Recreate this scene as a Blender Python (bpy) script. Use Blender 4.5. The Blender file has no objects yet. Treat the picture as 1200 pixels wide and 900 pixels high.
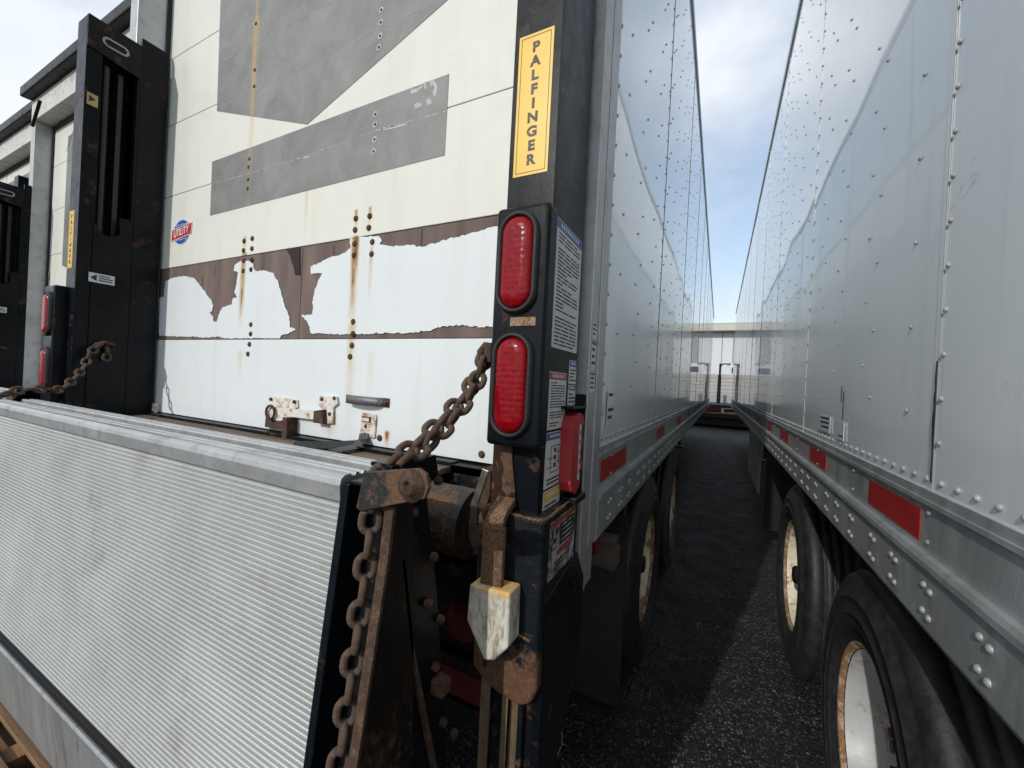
import bpy, bmesh, math, random
from math import sin, cos, pi, radians, sqrt
from mathutils import Vector, Matrix, noise
random.seed(7)
S = bpy.context.scene
COL = S.collection

# ------------------------------------------------------------------ camera
YAW, PIT, ROLL, FPX = .4716, -.0026, .0512, 476.57
FW = Vector((-sin(YAW)*cos(PIT), cos(YAW)*cos(PIT), sin(PIT)))
R0 = FW.cross(Vector((0, 0, 1))).normalized()
U0 = R0.cross(FW)
RI = R0*cos(ROLL)+U0*sin(ROLL)
UP = -R0*sin(ROLL)+U0*cos(ROLL)
CAM = Vector((0, 0, 1.57))
cd = bpy.data.cameras.new('camera')
cam = bpy.data.objects.new('camera', cd)
COL.objects.link(cam)
M = Matrix((RI, UP, -FW)).transposed().to_4x4()
M.translation = CAM
cam.matrix_world = M
cd.sensor_width = 36
cd.lens = FPX/1200*36
cd.clip_start = .02
cd.clip_end = 2000
S.camera = cam

# ------------------------------------------------------------------ world
SUN_EL, SUN_DX = radians(29), .21           # the light travels towards +Y and a little +X
w = bpy.data.worlds.new('World')
S.world = w
w.use_nodes = True
nt = w.node_tree
nt.nodes.clear()
out = nt.nodes.new('ShaderNodeOutputWorld')
bg = nt.nodes.new('ShaderNodeBackground')
sky = nt.nodes.new('ShaderNodeTexSky')
sky.sky_type = 'NISHITA'
sky.sun_disc = False
sky.sun_elevation = SUN_EL
sun_from = Vector((-SUN_DX, -1, 0)).normalized()
sky.sun_rotation = math.atan2(sun_from.x, sun_from.y)
sky.air_density = 1.2
sky.dust_density = .6
tc = nt.nodes.new('ShaderNodeTexCoord')
mp = nt.nodes.new('ShaderNodeMapping')
mp.inputs['Scale'].default_value = (1.0, 1.0, 2.0)
mp.inputs['Location'].default_value = (.75, .15, .0)
nz = nt.nodes.new('ShaderNodeTexNoise')
nz.inputs['Scale'].default_value = 1.5
nz.inputs['Detail'].default_value = 8
nz.inputs['Roughness'].default_value = .55
nz.inputs['Distortion'].default_value = .3
cr = nt.nodes.new('ShaderNodeValToRGB')
cr.color_ramp.elements[0].position = .36
cr.color_ramp.elements[0].color = (.26, .26, .26, 1)
cr.color_ramp.elements[1].position = .62
cr.color_ramp.elements[1].color = (1, 1, 1, 1)
nz2 = nt.nodes.new('ShaderNodeTexNoise')
nz2.inputs['Scale'].default_value = 2.6
nz2.inputs['Detail'].default_value = 6
cr2 = nt.nodes.new('ShaderNodeValToRGB')
cr2.color_ramp.elements[0].position = .3
cr2.color_ramp.elements[0].color = (4.1, 4.6, 5.3, 1)
cr2.color_ramp.elements[1].position = .7
cr2.color_ramp.elements[1].color = (6.3, 6.5, 6.8, 1)
mx = nt.nodes.new('ShaderNodeMix')
mx.data_type = 'RGBA'
L = nt.links.new
L(tc.outputs['Generated'], mp.inputs['Vector'])
L(mp.outputs['Vector'], nz.inputs['Vector'])
L(tc.outputs['Generated'], nz2.inputs['Vector'])
sx = nt.nodes.new('ShaderNodeSeparateXYZ')
L(tc.outputs['Generated'], sx.inputs[0])
ma = nt.nodes.new('ShaderNodeMath'); ma.operation = 'MULTIPLY_ADD'      # more cloud towards the west
ma.inputs[1].default_value = -.26
L(sx.outputs['X'], ma.inputs[0]); L(nz.outputs['Fac'], ma.inputs[2])
mb_ = nt.nodes.new('ShaderNodeMath'); mb_.operation = 'ADD'; mb_.inputs[1].default_value = -.045
L(ma.outputs[0], mb_.inputs[0])
L(mb_.outputs[0], cr.inputs['Fac'])
L(nz2.outputs['Fac'], cr2.inputs['Fac'])
L(cr.outputs['Color'], mx.inputs['Factor'])
L(sky.outputs['Color'], mx.inputs['A'])
L(cr2.outputs['Color'], mx.inputs['B'])
L(mx.outputs['Result'], bg.inputs['Color'])
bg.inputs['Strength'].default_value = .145
L(bg.outputs['Background'], out.inputs['Surface'])
sl = bpy.data.lights.new('sun', 'SUN')
sl.energy = 2.15
sl.angle = radians(.6)
sl.color = (1, .965, .91)
so = bpy.data.objects.new('sun', sl)
COL.objects.link(so)
ldir = Vector((SUN_DX, 1, 0)).normalized()*cos(SUN_EL)+Vector((0, 0, -sin(SUN_EL)))
so.rotation_euler = ldir.to_track_quat('-Z', 'Y').to_euler()
S.view_settings.view_transform = 'Standard'
S.view_settings.look = 'None'
S.view_settings.exposure = 0.22
S.view_settings.gamma = 1
S.cycles.max_bounces = 8
S.cycles.glossy_bounces = 5


def P(px, py, x=None, y=None, z=None):
    """a pixel of the photograph onto a plane of the place"""
    d = RI*(px-600)-UP*(py-450)+FW*FPX
    if x is not None: t = (x-CAM.x)/d.x
    elif y is not None: t = (y-CAM.y)/d.y
    else: t = (z-CAM.z)/d.z
    return CAM+d*t


# ------------------------------------------------------------------ materials
class NT:
    def __init__(s, name):
        s.m = bpy.data.materials.new(name)
        s.m.use_nodes = True
        s.t = s.m.node_tree
        s.b = s.t.nodes['Principled BSDF']
        s.co = s.t.nodes.new('ShaderNodeTexCoord').outputs['Object']

    def n(s, t, **k):
        nd = s.t.nodes.new(t)
        for a, v in k.items():
            if a in nd.inputs: nd.inputs[a].default_value = v
            else: setattr(nd, a, v)
        return nd

    def l(s, a, b): s.t.links.new(a, b)

    def noise(s, scale, detail=4, rough=.55, vec=None, stretch=None, dist=0):
        v = vec or s.co
        if stretch:
            m = s.n('ShaderNodeMapping'); m.inputs['Scale'].default_value = stretch
            s.l(v, m.inputs['Vector']); v = m.outputs['Vector']
        k = s.n('ShaderNodeTexNoise', Scale=scale, Detail=detail, Roughness=rough, Distortion=dist)
        s.l(v, k.inputs['Vector'])
        return k.outputs['Fac']

    def ramp(s, f, p0, p1, c0=0., c1=1.):
        r = s.n('ShaderNodeMapRange'); r.inputs['From Min'].default_value = p0; r.inputs['From Max'].default_value = p1
        r.inputs['To Min'].default_value = c0; r.inputs['To Max'].default_value = c1
        s.l(f, r.inputs['Value'])
        return r.outputs['Result']

    def math(s, op, a, b=None, c=None, clamp=False):
        m = s.n('ShaderNodeMath', operation=op, use_clamp=clamp)
        for i, v in enumerate((a, b, c)):
            if v is None: continue
            if isinstance(v, (int, float)): m.inputs[i].default_value = v
            else: s.l(v, m.inputs[i])
        return m.outputs[0]

    def mix(s, f, a, b):
        m = s.n('ShaderNodeMix', data_type='RGBA')
        for k, v in (('Factor', f), ('A', a), ('B', b)):
            i = [q for q in m.inputs if q.name == k and (q.type == 'RGBA' if k != 'Factor' else q.type == 'VALUE')][0]
            if isinstance(v, (int, float)): i.default_value = v
            elif isinstance(v, tuple): i.default_value = (*v[:3], 1)
            else: s.l(v, i)
        return [o for o in m.outputs if o.type == 'RGBA'][0]

    def set(s, k, v):
        i = s.b.inputs[k]
        if isinstance(v, (int, float)): i.default_value = v
        elif isinstance(v, tuple): i.default_value = (*v[:3], 1)
        else: s.l(v, i)

    def bump(s, h, dist=.001, strength=1.):
        b = s.n('ShaderNodeBump'); b.inputs['Distance'].default_value = dist; b.inputs['Strength'].default_value = strength
        s.l(h, b.inputs['Height'])
        s.l(b.outputs['Normal'], s.b.inputs['Normal'])

    def xyz(s):
        x = s.n('ShaderNodeSeparateXYZ'); s.l(s.co, x.inputs[0])
        return x.outputs


RUST = (.062, .033, .019)
RUSTL = (.42, .17, .04)


def basic(name, col, rough=.5, metal=0., var=.15, vs=6., bump=.0, bs=60., rust=0., rs=9., rustc=RUST, dirt=0., coat=0., stretch=None, spec=None, dirtc=(.10, .085, .065), low=None):
    m = NT(name)
    c2 = tuple(max(0, c*(1-var*2)) for c in col)
    base = m.mix(m.ramp(m.noise(vs, 5, .6, stretch=stretch), .3, .7), c2, col)
    rv = None
    if dirt:
        d = m.ramp(m.noise(vs*2.3, 8, .7, stretch=stretch), .62-dirt*.3, .72)
        d = m.math('MULTIPLY', d, .75)
        base = m.mix(d, base, dirtc)
    if rust:
        n1 = m.noise(rs, 10, .72, dist=.3)
        n2 = m.noise(rs*6.5, 8, .75)
        nn = m.math('ADD', m.math('MULTIPLY', n1, .68), m.math('MULTIPLY', n2, .32))
        if low:                            # rust creeping in from an edge: (axis, clean at, rusty at, amount)
            xs_ = m.xyz()
            for ax, v0, v1, am in low: nn = m.math('ADD', nn, m.ramp(xs_[ax], v0, v1, 0, am))
        k = m.ramp(nn, .615-rust*.22, .68-rust*.20)
        k = m.math('MULTIPLY', k, .92)
        rc = m.mix(m.ramp(m.noise(rs*9, 6, .7), .35, .65), rustc, tuple(min(1, q*1.9) for q in rustc))
        base = m.mix(k, base, rc)
        rv = m.math('ADD', m.math('MULTIPLY', k, .85-rough), rough, clamp=True)
        m.set('Metallic', m.math('MULTIPLY', m.math('SUBTRACT', 1., k), metal))
    else:
        m.set('Metallic', metal)
    m.set('Base Color', base)
    rn = m.ramp(m.noise(vs*4, 4, .6, stretch=stretch), .2, .8, -.08, .10)
    m.set('Roughness', m.math('ADD', rv if rv is not None else rough, rn, clamp=True))
    if bump: m.bump(m.noise(bs, 6, .65, stretch=stretch), bump)
    if coat: m.set('Coat Weight', coat); m.set('Coat Roughness', .05)
    if spec is not None: m.set('Specular IOR Level', spec)
    return m.m


MT = {}
MT['alu'] = basic('aluminium', (.50, .51, .51), .40, .55, .10, 7, .0004, 120, dirt=.35, dirtc=(.25, .24, .23))
MT['alu_rib'] = basic('ribbed_aluminium', (.47, .485, .475), .45, .35, .09, 2.0, .0005, 150, dirt=.16, dirtc=(.30, .27, .23))
MT['alu_low'] = basic('dull_aluminium', (.36, .38, .39), .42, .55, .12, 9, .0003, 120, dirt=.2, stretch=(1, 1, .15))
MT['rail'] = basic('galvanised_rail', (.40, .42, .42), .40, .25, .16, 5, .0006, 90, dirt=.55, dirtc=(.20, .195, .185), stretch=(1, 1.6, .5))
MT['black'] = basic('black_steel_paint', (.005, .007, .010), .30, 0, .2, 5, .0004, 30, rust=.24, rs=7, dirt=.25, dirtc=(.018, .017, .015), spec=.16)
MT['black_rusty'] = basic('rusty_black_steel', (.006, .008, .011), .38, 0, .2, 5, .0012, 70, rust=.36, rs=9, dirt=.35, dirtc=(.024, .021, .018), spec=.2)
MT['sleeve'] = basic('sleeve_paint', (.008, .012, .018), .40, 0, .2, 5, .0022, 60, rust=.20, rs=11, dirt=.40, dirtc=(.035, .030, .025), rustc=(.080, .042, .024), spec=.25, low=(('Z', 1.02, .90, .30), ('Z', 1.268, 1.30, .12), ('X', 1.25, 1.20, .12)))
MT['tube_rust'] = basic('rust_bloomed_tube', (.012, .013, .014), .55, 0, .2, 5, .004, 60, rust=.62, rs=20, dirt=.5, dirtc=(.075, .060, .030), rustc=(.085, .043, .020))
MT['arm'] = basic('arm_paint', (.008, .008, .008), .5, 0, .2, 5, .0015, 60, rust=.42, rs=9, dirt=.6, dirtc=(.030, .019, .012), rustc=(.055, .027, .014), spec=.2, stretch=(1, 1, .4))
MT['rust_heavy'] = basic('heavily_rusted_steel', (.010, .011, .013), .5, 0, .2, 5, .003, 90, rust=.85, rs=12, dirt=.5, dirtc=(.05, .035, .025), rustc=(.075, .036, .019))
MT['black_clean'] = basic('black_plastic', (.012, .013, .015), .38, 0, .2, 8, .0003, 80, dirt=.15, dirtc=(.05, .045, .04))
MT['rust'] = basic('rusty_steel', (.135, .068, .036), .82, 0, .38, 45, .0045, 170, rust=.75, rs=42, rustc=(.035, .019, .012), dirt=.4, dirtc=(.16, .11, .075))
MT['chain'] = basic('rusty_chain_steel', (.125, .078, .050), .70, .0, .35, 60, .0022, 300, rust=.6, rs=70, rustc=(.045, .026, .017), dirt=.5, dirtc=(.135, .085, .055))
MT['rubber'] = basic('tyre_rubber', (.014, .015, .017), .58, 0, .25, 9, .0014, 90, dirt=.7, dirtc=(.040, .040, .040))
MT['rim'] = basic('cream_painted_rim', (.80, .74, .57), .42, 0, .1, 7, .0008, 60, rust=.50, rs=7, rustc=(.20, .09, .03), dirt=.3, dirtc=(.35, .25, .12))
MT['rim_shaded'] = basic('shaded_cream_rim', (.45, .46, .46), .42, 0, .1, 7, .0008, 60, rust=.34, rs=6, rustc=(.20, .09, .03), dirt=.4, dirtc=(.30, .27, .22))  # cream rim repeated in grey, the near wheel's shade painted into its colour
MT['rim_edge'] = basic('rusted_rim_edge', (.55, .48, .33), .6, 0, .1, 7, .001, 60, rust=.8, rs=14, rustc=(.16, .07, .025))
MT['redtape'] = basic('red_reflective_tape', (.42, .022, .018), .35, 0, .12, 12, .0002, 200, dirt=.25, dirtc=(.16, .03, .02))
MT['redplastic'] = basic('red_plastic', (.45, .035, .04), .42, 0, .1, 8, .0004, 60)
MT['rivet'] = basic('rivet_steel', (.42, .43, .43), .42, .35, .15, 30)
def block_mat():
    m = NT('worn_white_nylon')
    base = m.mix(m.ramp(m.noise(9, 7, .7), .35, .65), (.50, .46, .36), (.68, .66, .58))
    k = m.ramp(m.noise(60, 9, .8, stretch=(1, 1, .30), dist=.4), .47, .60, 0, .80)
    base = m.mix(k, base, (.21, .165, .11))
    k = m.ramp(m.noise(14, 9, .8, stretch=(1, 1, .6)), .54, .64, 0, .55)
    base = m.mix(k, base, (.15, .12, .09))
    x = m.xyz()
    top = m.math('MULTIPLY', m.ramp(x['Z'], 1.128, 1.140), m.ramp(m.noise(30, 5, .7), .35, .6, .3, 1.))
    base = m.mix(top, base, (.66, .38, .10))
    m.set('Base Color', base); m.set('Roughness', .6)
    m.bump(m.noise(50, 8, .75, stretch=(1, 1, .3)), .003)
    return m.m


def pitted_mat():
    m = NT('pitted_rust')
    base = m.mix(m.ramp(m.noise(22, 8, .75), .35, .65), (.105, .052, .026), (.235, .135, .075))
    k = m.ramp(m.noise(380, 3, .6), .54, .64, 0, .85)
    base = m.mix(k, base, (.018, .011, .008))
    m.set('Base Color', base); m.set('Roughness', .85)
    m.bump(m.math('SUBTRACT', m.noise(22, 8, .75), k), .002)
    return m.m


MT['pitted'] = pitted_mat()
MT['bracket'] = basic('bracket_paint', (.012, .014, .016), .5, 0, .2, 5, .0018, 90, rust=.50, rs=15, dirt=.5, dirtc=(.04, .028, .02), rustc=(.078, .038, .02), low=(('X', 1.22, 1.29, .22), ('X', 1.165, 1.155, .2)))
MT['dusty'] = basic('dust_caked_steel', (.20, .14, .075), .8, 0, .3, 14, .002, 60, rust=.5, rs=30, dirt=.6, dirtc=(.03, .025, .02), stretch=(1, 1, .25))
MT['sticker_worn'] = basic('worn_sticker', (.50, .50, .47), .5, 0, .1, 15, rust=.62, rs=26, rustc=(.03, .022, .016), dirt=.4, dirtc=(.12, .10, .08))
MT['plaster'] = block_mat()
MT['rivet_wall'] = basic('reflection_dark_rivet', (.42, .44, .45), .38, .2, .2, 30)  # darker than the skin: dark reflections in the domes put into the colour
MT['wood'] = basic('weathered_wood', (.30, .17, .08), .8, 0, .3, 14, .004, 40, dirt=.4, stretch=(.12, 1, 1))
MT['plank'] = basic('worn_plank', (.17, .12, .09), .8, 0, .35, 14, .003, 40, dirt=.4, stretch=(.1, 1, 1))
MT['ply'] = basic('bare_plywood', (.215, .142, .120), .85, 0, .32, 12, .0025, 45, dirt=.85, dirtc=(.120, .108, .096), stretch=(1, 1, .16))
MT['ply_dark'] = basic('split_plywood', (.055, .036, .03), .9, 0, .4, 20, .004, 60, stretch=(1, 1, .12))
MT['sticker'] = basic('white_sticker', (.62, .64, .63), .4, 0, .06, 9, dirt=.15, dirtc=(.4, .38, .33))
MT['ink'] = basic('black_ink', (.02, .02, .022), .5)
MT['yellow'] = basic('yellow_sticker', (.76, .47, .03), .35, 0, .05, 9)
MT['yellow_old'] = basic('stained_yellow_sticker', (.55, .42, .16), .5, 0, .1, 15, rust=.2, rs=30)
MT['plaque'] = basic('rusted_plaque', (.42, .32, .20), .6, 0, .3, 60, .001, 200, rust=.7, rs=60, rustc=(.12, .05, .02))
MT['handle'] = basic('grey_handle', (.16, .165, .17), .5, .4, .1, 20)
MT['blue'] = basic('blue_ink', (.03, .10, .42), .4)
MT['redink'] = basic('red_ink', (.42, .05, .035), .4)
MT['logo_red'] = basic('red_logo_ink', (.50, .03, .04), .4)
MT['logo_white'] = basic('white_logo_ink', (.78, .78, .76), .4)
MT['dark_in'] = basic('dark_underbody', (.010, .010, .011), .7, 0, .2, 6, dirt=.3, dirtc=(.03, .026, .022))
MT['gasket'] = basic('black_gasket', (.008, .008, .009), .6)
MT['white_frame'] = basic('chalky_white_paint', (.62, .62, .58), .5, 0, .1, 5, .0006, 60, rust=.25, rs=14, dirt=.3, rustc=(.2, .09, .03))
MT['hw_white'] = basic('flaking_white_steel', (.70, .68, .62), .5, 0, .08, 12, .0012, 90, rust=.50, rs=22, rustc=(.20, .085, .025))
MT['bright_steel'] = basic('scuffed_steel', (.50, .46, .40), .30, .9, .2, 12, .0006, 60, rust=.25, rs=20)
MT['twig'] = basic('dry_stem', (.30, .24, .16), .8)
MT['beige'] = basic('beige_siding', (.40, .385, .36), .7, 0, .08, 1.)
MT['wall_white'] = basic('white_metal_cladding', (.62, .64, .67), .5, 0, .06, .6)
MT['wall_grey'] = basic('grey_metal_door', (.30, .31, .31), .6, 0, .1, 1.5)
MT['cream'] = basic('cream_fascia', (.50, .48, .41), .6, 0, .06, 1.)
MT['glassd'] = basic('dark_window', (.05, .055, .06), .1)


def lens_mat(name, col):
    m = NT(name)
    x = m.xyz()
    g = m.n('ShaderNodeTexVoronoi', Scale=85.)
    m.l(m.co, g.inputs['Vector'])
    m.set('Base Color', m.mix(m.ramp(g.outputs['Distance'], .0, .6), tuple(c*.6 for c in col), col))
    m.set('Roughness', .22)
    m.set('Specular IOR Level', .28)
    m.set('Coat Weight', .0)
    m.set('Coat Roughness', .04)
    m.set('Subsurface Weight', .0)
    wv = m.math('SINE', m.math('MULTIPLY', x['Z'], 520.))
    m.bump(m.math('ADD', m.math('MULTIPLY', wv, .18), g.outputs['Distance']), .0010, .4)
    return m.m


MT['lens'] = lens_mat('red_lens', (.22, .001, .005))
MT['lens_dark'] = lens_mat('dark_red_lens', (.16, .006, .012))


def door_mat(name, col, ox, oz, streaks, dirty=.0, grey=False):
    """painted door skin; rust streaks run down from its bolts (x, z top, z bottom, width, strength)"""
    m = NT(name)
    base = m.mix(m.ramp(m.noise(1.6, 6, .6), .3, .7), tuple(c*.95 for c in col), col)
    # vertical weather runs
    if grey:
        base = m.mix(m.ramp(m.noise(4.5, 8, .7, dist=.6), .35, .68), tuple(c*.70 for c in col), tuple(c*1.10 for c in col))
    else:
        run = m.ramp(m.noise(9, 6, .65, stretch=(1, 1, .07)), .50, .80, 0, .26+dirty)
        base = m.mix(run, base, (.50, .44, .28))
    sp = m.ramp(m.noise(34, 6, .75), .70, .76, 0, .6)
    base = m.mix(sp, base, (.33, .30, .25))
    scr = m.ramp(m.noise(12, 7, .7, stretch=(.5, 1, 2.5), dist=1.2), .655, .68, 0, .25)
    base = m.mix(scr, base, (.40, .39, .37))
    x = m.xyz()
    wob = m.math('MULTIPLY', m.math('SUBTRACT', m.noise(5, 3), .5), .010)
    for sx, z1, z0, wd, st in streaks:
        dx = m.math('ABSOLUTE', m.math('ADD', m.math('SUBTRACT', x['X'], sx-ox), wob))
        f = m.ramp(dx, 0, wd, 1, 0)
        f = m.math('POWER', f, 1.1)
        up = m.ramp(x['Z'], z1-oz+.008, z1-oz-.006)
        dn = m.ramp(x['Z'], z0-oz, z1-oz, 0, 1)
        f = m.math('MULTIPLY', m.math('MULTIPLY', f, up), m.math('MULTIPLY', dn, st), clamp=True)
        f = m.math('MULTIPLY', f, m.ramp(m.noise(28, 5, .7, stretch=(1, 1, .25)), .30, .62, .35, 1.), clamp=True)
        base = m.mix(f, base, (.56, .36, .08))
        core = m.math('POWER', f, 2.4)
        base = m.mix(core, base, (.15, .065, .022))
    m.set('Base Color', base)
    m.set('Roughness', m.ramp(m.noise(14, 5), .3, .7, .40, .58))
    m.bump(m.noise(3.0, 6, .6, stretch=(1, 1, .6)), .004, .6)
    return m.m


def side_mat():
    m = NT('glossy_white_trailer_skin')
    base = m.mix(m.ramp(m.noise(.9, 5, .55), .3, .7), (.76, .81, .83), (.82, .86, .87))
    smear = m.ramp(m.noise(3.2, 8, .72, stretch=(1, 1, .45), dist=.6), .60, .74, 0, .30)
    base = m.mix(smear, base, (.38, .39, .38))
    run = m.ramp(m.noise(9, 6, .65, stretch=(1, 1, .05)), .55, .8, 0, .25)
    base = m.mix(run, base, (.36, .37, .37))
    sc_ = m.ramp(m.noise(16, 9, .8, stretch=(1, .5, 1.6), dist=1.5), .60, .68, 0, 1)
    sc_ = m.math('MULTIPLY', sc_, m.ramp(m.noise(1.7, 4, .6), .52, .66))
    base = m.mix(m.math('MULTIPLY', sc_, .7), base, (.16, .16, .155))
    spk = m.ramp(m.noise(40, 5, .7), .70, .75, 0, .55)
    base = m.mix(spk, base, (.2, .19, .18))
    m.set('Base Color', base)
    m.set('Roughness', .30)
    m.set('Coat Weight', .9)
    m.set('Coat Roughness', m.ramp(m.noise(1.3, 6, .6), .35, .7, .015, .05))
    m.set('Coat IOR', 1.55)
    m.bump(m.math('ADD', m.noise(1.1, 3, .5, stretch=(1, 1, .6)), m.math('MULTIPLY', m.noise(9, 5, .6), .10)), .0016, .6)
    return m.m


MT['side'] = side_mat()


def ground_mat():
    m = NT('worn_asphalt')
    v = m.n('ShaderNodeTexVoronoi', Scale=78.); m.l(m.co, v.inputs['Vector'])
    v2 = m.n('ShaderNodeTexVoronoi', Scale=210.); m.l(m.co, v2.inputs['Vector'])
    c = m.n('ShaderNodeSeparateColor'); m.l(v.outputs['Color'], c.inputs[0])
    c2 = m.n('ShaderNodeSeparateColor'); m.l(v2.outputs['Color'], c2.inputs[0])
    big = m.ramp(m.noise(1.3, 6, .6), .3, .7)
    base = m.mix(big, (.007, .007, .008), (.013, .013, .014))
    st = m.math('MULTIPLY', m.ramp(c.outputs[0], .50, .90), m.ramp(v.outputs['Distance'], .55, .30))
    st2 = m.math('MULTIPLY', m.ramp(c2.outputs[1], .72, .95), m.ramp(v2.outputs['Distance'], .55, .30))
    area = m.ramp(m.noise(3.5, 8, .72), .36, .60, .18, 1.)
    base = m.mix(m.math('MULTIPLY', st2, area), base, (.14, .136, .13))
    base = m.mix(m.math('MULTIPLY', st, area), base, (.19, .186, .18))
    dust = m.ramp(m.noise(2.4, 8, .72), .56, .76, 0, .45)
    base = m.mix(dust, base, (.042, .040, .036))
    m.set('Base Color', base)
    m.set('Roughness', m.ramp(m.noise(4, 5), .3, .7, .55, .8))
    m.set('Specular IOR Level', .35)
    h = m.math('ADD', m.math('MULTIPLY', v.outputs['Distance'], -.8), m.math('MULTIPLY', v2.outputs['Distance'], -.3))
    m.bump(h, .006, 1.)
    return m.m


MT['asphalt'] = ground_mat()


# ------------------------------------------------------------------ mesh builder
ROOT = {}


class MB:
    def __init__(s): s.v = []; s.f = []; s.mi = []; s.sm = []

    def add(s, vs, fs, mi=0, sm=False):
        o = len(s.v); s.v += [tuple(v) for v in vs]
        s.f += [tuple(i+o for i in f) for f in fs]; s.mi += [mi]*len(fs); s.sm += [sm]*len(fs)
        return s

    def box(s, x0, x1, y0, y1, z0, z1, mi=0):
        v = [(x, y, z) for x in (x0, x1) for y in (y0, y1) for z in (z0, z1)]
        return s.add(v, [(0, 1, 3, 2), (4, 6, 7, 5), (0, 4, 5, 1), (2, 3, 7, 6), (0, 2, 6, 4), (1, 5, 7, 3)], mi)

    def prism(s, pts, axis, a, b, mi=0):
        """closed polygon pushed along axis from a to b; pts are the two other coordinates in order"""
        def mk(p, t):
            if axis == 'x': return (t, p[0], p[1])
            if axis == 'y': return (p[0], t, p[1])
            return (p[0], p[1], t)
        n = len(pts)
        ar = sum(pts[i][0]*pts[(i+1) % n][1]-pts[(i+1) % n][0]*pts[i][1] for i in range(n))
        if ar < 0: pts = pts[::-1]
        v = [mk(p, a) for p in pts]+[mk(p, b) for p in pts]
        f = [tuple(range(n))[::-1], tuple(range(n, 2*n))]+[(i, (i+1) % n, n+(i+1) % n, n+i) for i in range(n)]
        return s.add(v, f, mi)

    def tube(s, path, r, n=10, mi=0, cap=True, sm=True):
        path = [Vector(p) for p in path]
        rr = r if isinstance(r, (list, tuple)) else [r]*len(path)
        vs = []; fs = []
        t0 = (path[1]-path[0]).normalized()
        a = t0.cross(Vector((0, 0, 1)))
        if a.length < .1: a = t0.cross(Vector((1, 0, 0)))
        a.normalize()
        for i, p in enumerate(path):
            t = ((path[min(i+1, len(path)-1)]-path[max(i-1, 0)])).normalized()
            a = (a-t*a.dot(t)).normalized(); b = t.cross(a)
            for k in range(n):
                q = 2*pi*k/n; vs.append(p+(a*cos(q)+b*sin(q))*rr[i])
        for i in range(len(path)-1):
            for k in range(n):
                fs.append((i*n+k, i*n+(k+1) % n, (i+1)*n+(k+1) % n, (i+1)*n+k))
        s.add(vs, fs, mi, sm)
        if cap:
            o = len(vs)-n
            s.add(vs[:n], [tuple(range(n))[::-1]], mi); s.add(vs[o:], [tuple(range(n))], mi)
        return s

    def lathe(s, prof, c, axis='x', n=48, mi=0, sm=True, sign=1, K=1.):
        """prof: (along axis, radius)"""
        vs = []; fs = []
        prof = [(t, r*K) for t, r in prof]
        for (t, r) in prof:
            for k in range(n):
                q = 2*pi*k/n; u, v = r*cos(q), r*sin(q)
                vs.append((c[0]+sign*t, c[1]+u, c[2]+v) if axis == 'x' else (c[0]+u, c[1]+sign*t, c[2]+v) if axis == 'y' else (c[0]+u, c[1]+v, c[2]+sign*t))
        for i in range(len(prof)-1):
            for k in range(n):
                fs.append((i*n+k, i*n+(k+1) % n, (i+1)*n+(k+1) % n, (i+1)*n+k))
        return s.add(vs, fs, mi, sm)

    def dome(s, c, nrm, r, h=None, n=8, mi=0, rings=3):
        h = r*.55 if h is None else h
        nrm = Vector(nrm).normalized()
        a = nrm.cross(Vector((0, 0, 1)))
        if a.length < .1: a = Vector((1, 0, 0))
        a.normalize(); b = nrm.cross(a); c = Vector(c)
        vs = []; fs = []
        for i in range(rings):
            q = (pi/2)*i/rings
            for k in range(n):
                t = 2*pi*k/n; vs.append(c+(a*cos(t)+b*sin(t))*r*cos(q)+nrm*h*sin(q))
        vs.append(c+nrm*h)
        for i in range(rings-1):
            for k in range(n): fs.append((i*n+k, i*n+(k+1) % n, (i+1)*n+(k+1) % n, (i+1)*n+k))
        o = (rings-1)*n
        for k in range(n): fs.append((o+k, o+(k+1) % n, rings*n))
        return s.add(vs, fs, mi, True)

    def disc(s, c, nrm, r, n=14, mi=0, h=.004):
        nrm = Vector(nrm).normalized(); c = Vector(c)
        return s.tube([c, c+nrm*h], r, n, mi, True, False)

    def text(s, body, c, u, v, size, mi=0, depth=.0006, sx=1., bold=0.):
        cu = bpy.data.curves.new('t', 'FONT')
        cu.body = body; cu.size = size; cu.align_x = 'CENTER'; cu.align_y = 'CENTER'; cu.offset = bold; cu.extrude = depth/2
        o = bpy.data.objects.new('t', cu); COL.objects.link(o)
        me = bpy.data.meshes.new_from_object(o)
        u = Vector(u).normalized(); v = Vector(v).normalized(); n = u.cross(v); c = Vector(c)
        vs = [c+u*q.co.x*sx+v*q.co.y+n*(q.co.z+depth/2) for q in me.vertices]
        s.add(vs, [tuple(p.vertices) for p in me.polygons], mi)
        bpy.data.objects.remove(o); bpy.data.curves.remove(cu); bpy.data.meshes.remove(me)
        return s

    def build(s, name, mats, parent=None, bevel=0., seg=2, merge=False):
        me = bpy.data.meshes.new(name)
        off = Vector((0, 0, 0))
        if parent is not None: off = ROOT[parent.name]
        me.from_pydata([tuple(Vector(v)-off) for v in s.v], [], s.f)
        if not isinstance(mats, (list, tuple)): mats = [mats]
        for m in mats: me.materials.append(MT[m] if isinstance(m, str) else m)
        me.polygons.foreach_set('material_index', s.mi)
        me.polygons.foreach_set('use_smooth', s.sm)
        me.update()
        bm = bmesh.new(); bm.from_mesh(me)
        bmesh.ops.recalc_face_normals(bm, faces=bm.faces)
        bm.to_mesh(me); bm.free()
        o = bpy.data.objects.new(name, me)
        COL.objects.link(o)
        if parent is not None: o.parent = parent
        ROOT[o.name] = off
        if bevel:
            b = o.modifiers.new('bevel', 'BEVEL'); b.width = bevel; b.segments = seg; b.limit_method = 'ANGLE'; b.angle_limit = radians(40)
            b.harden_normals = False
        return o


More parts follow.
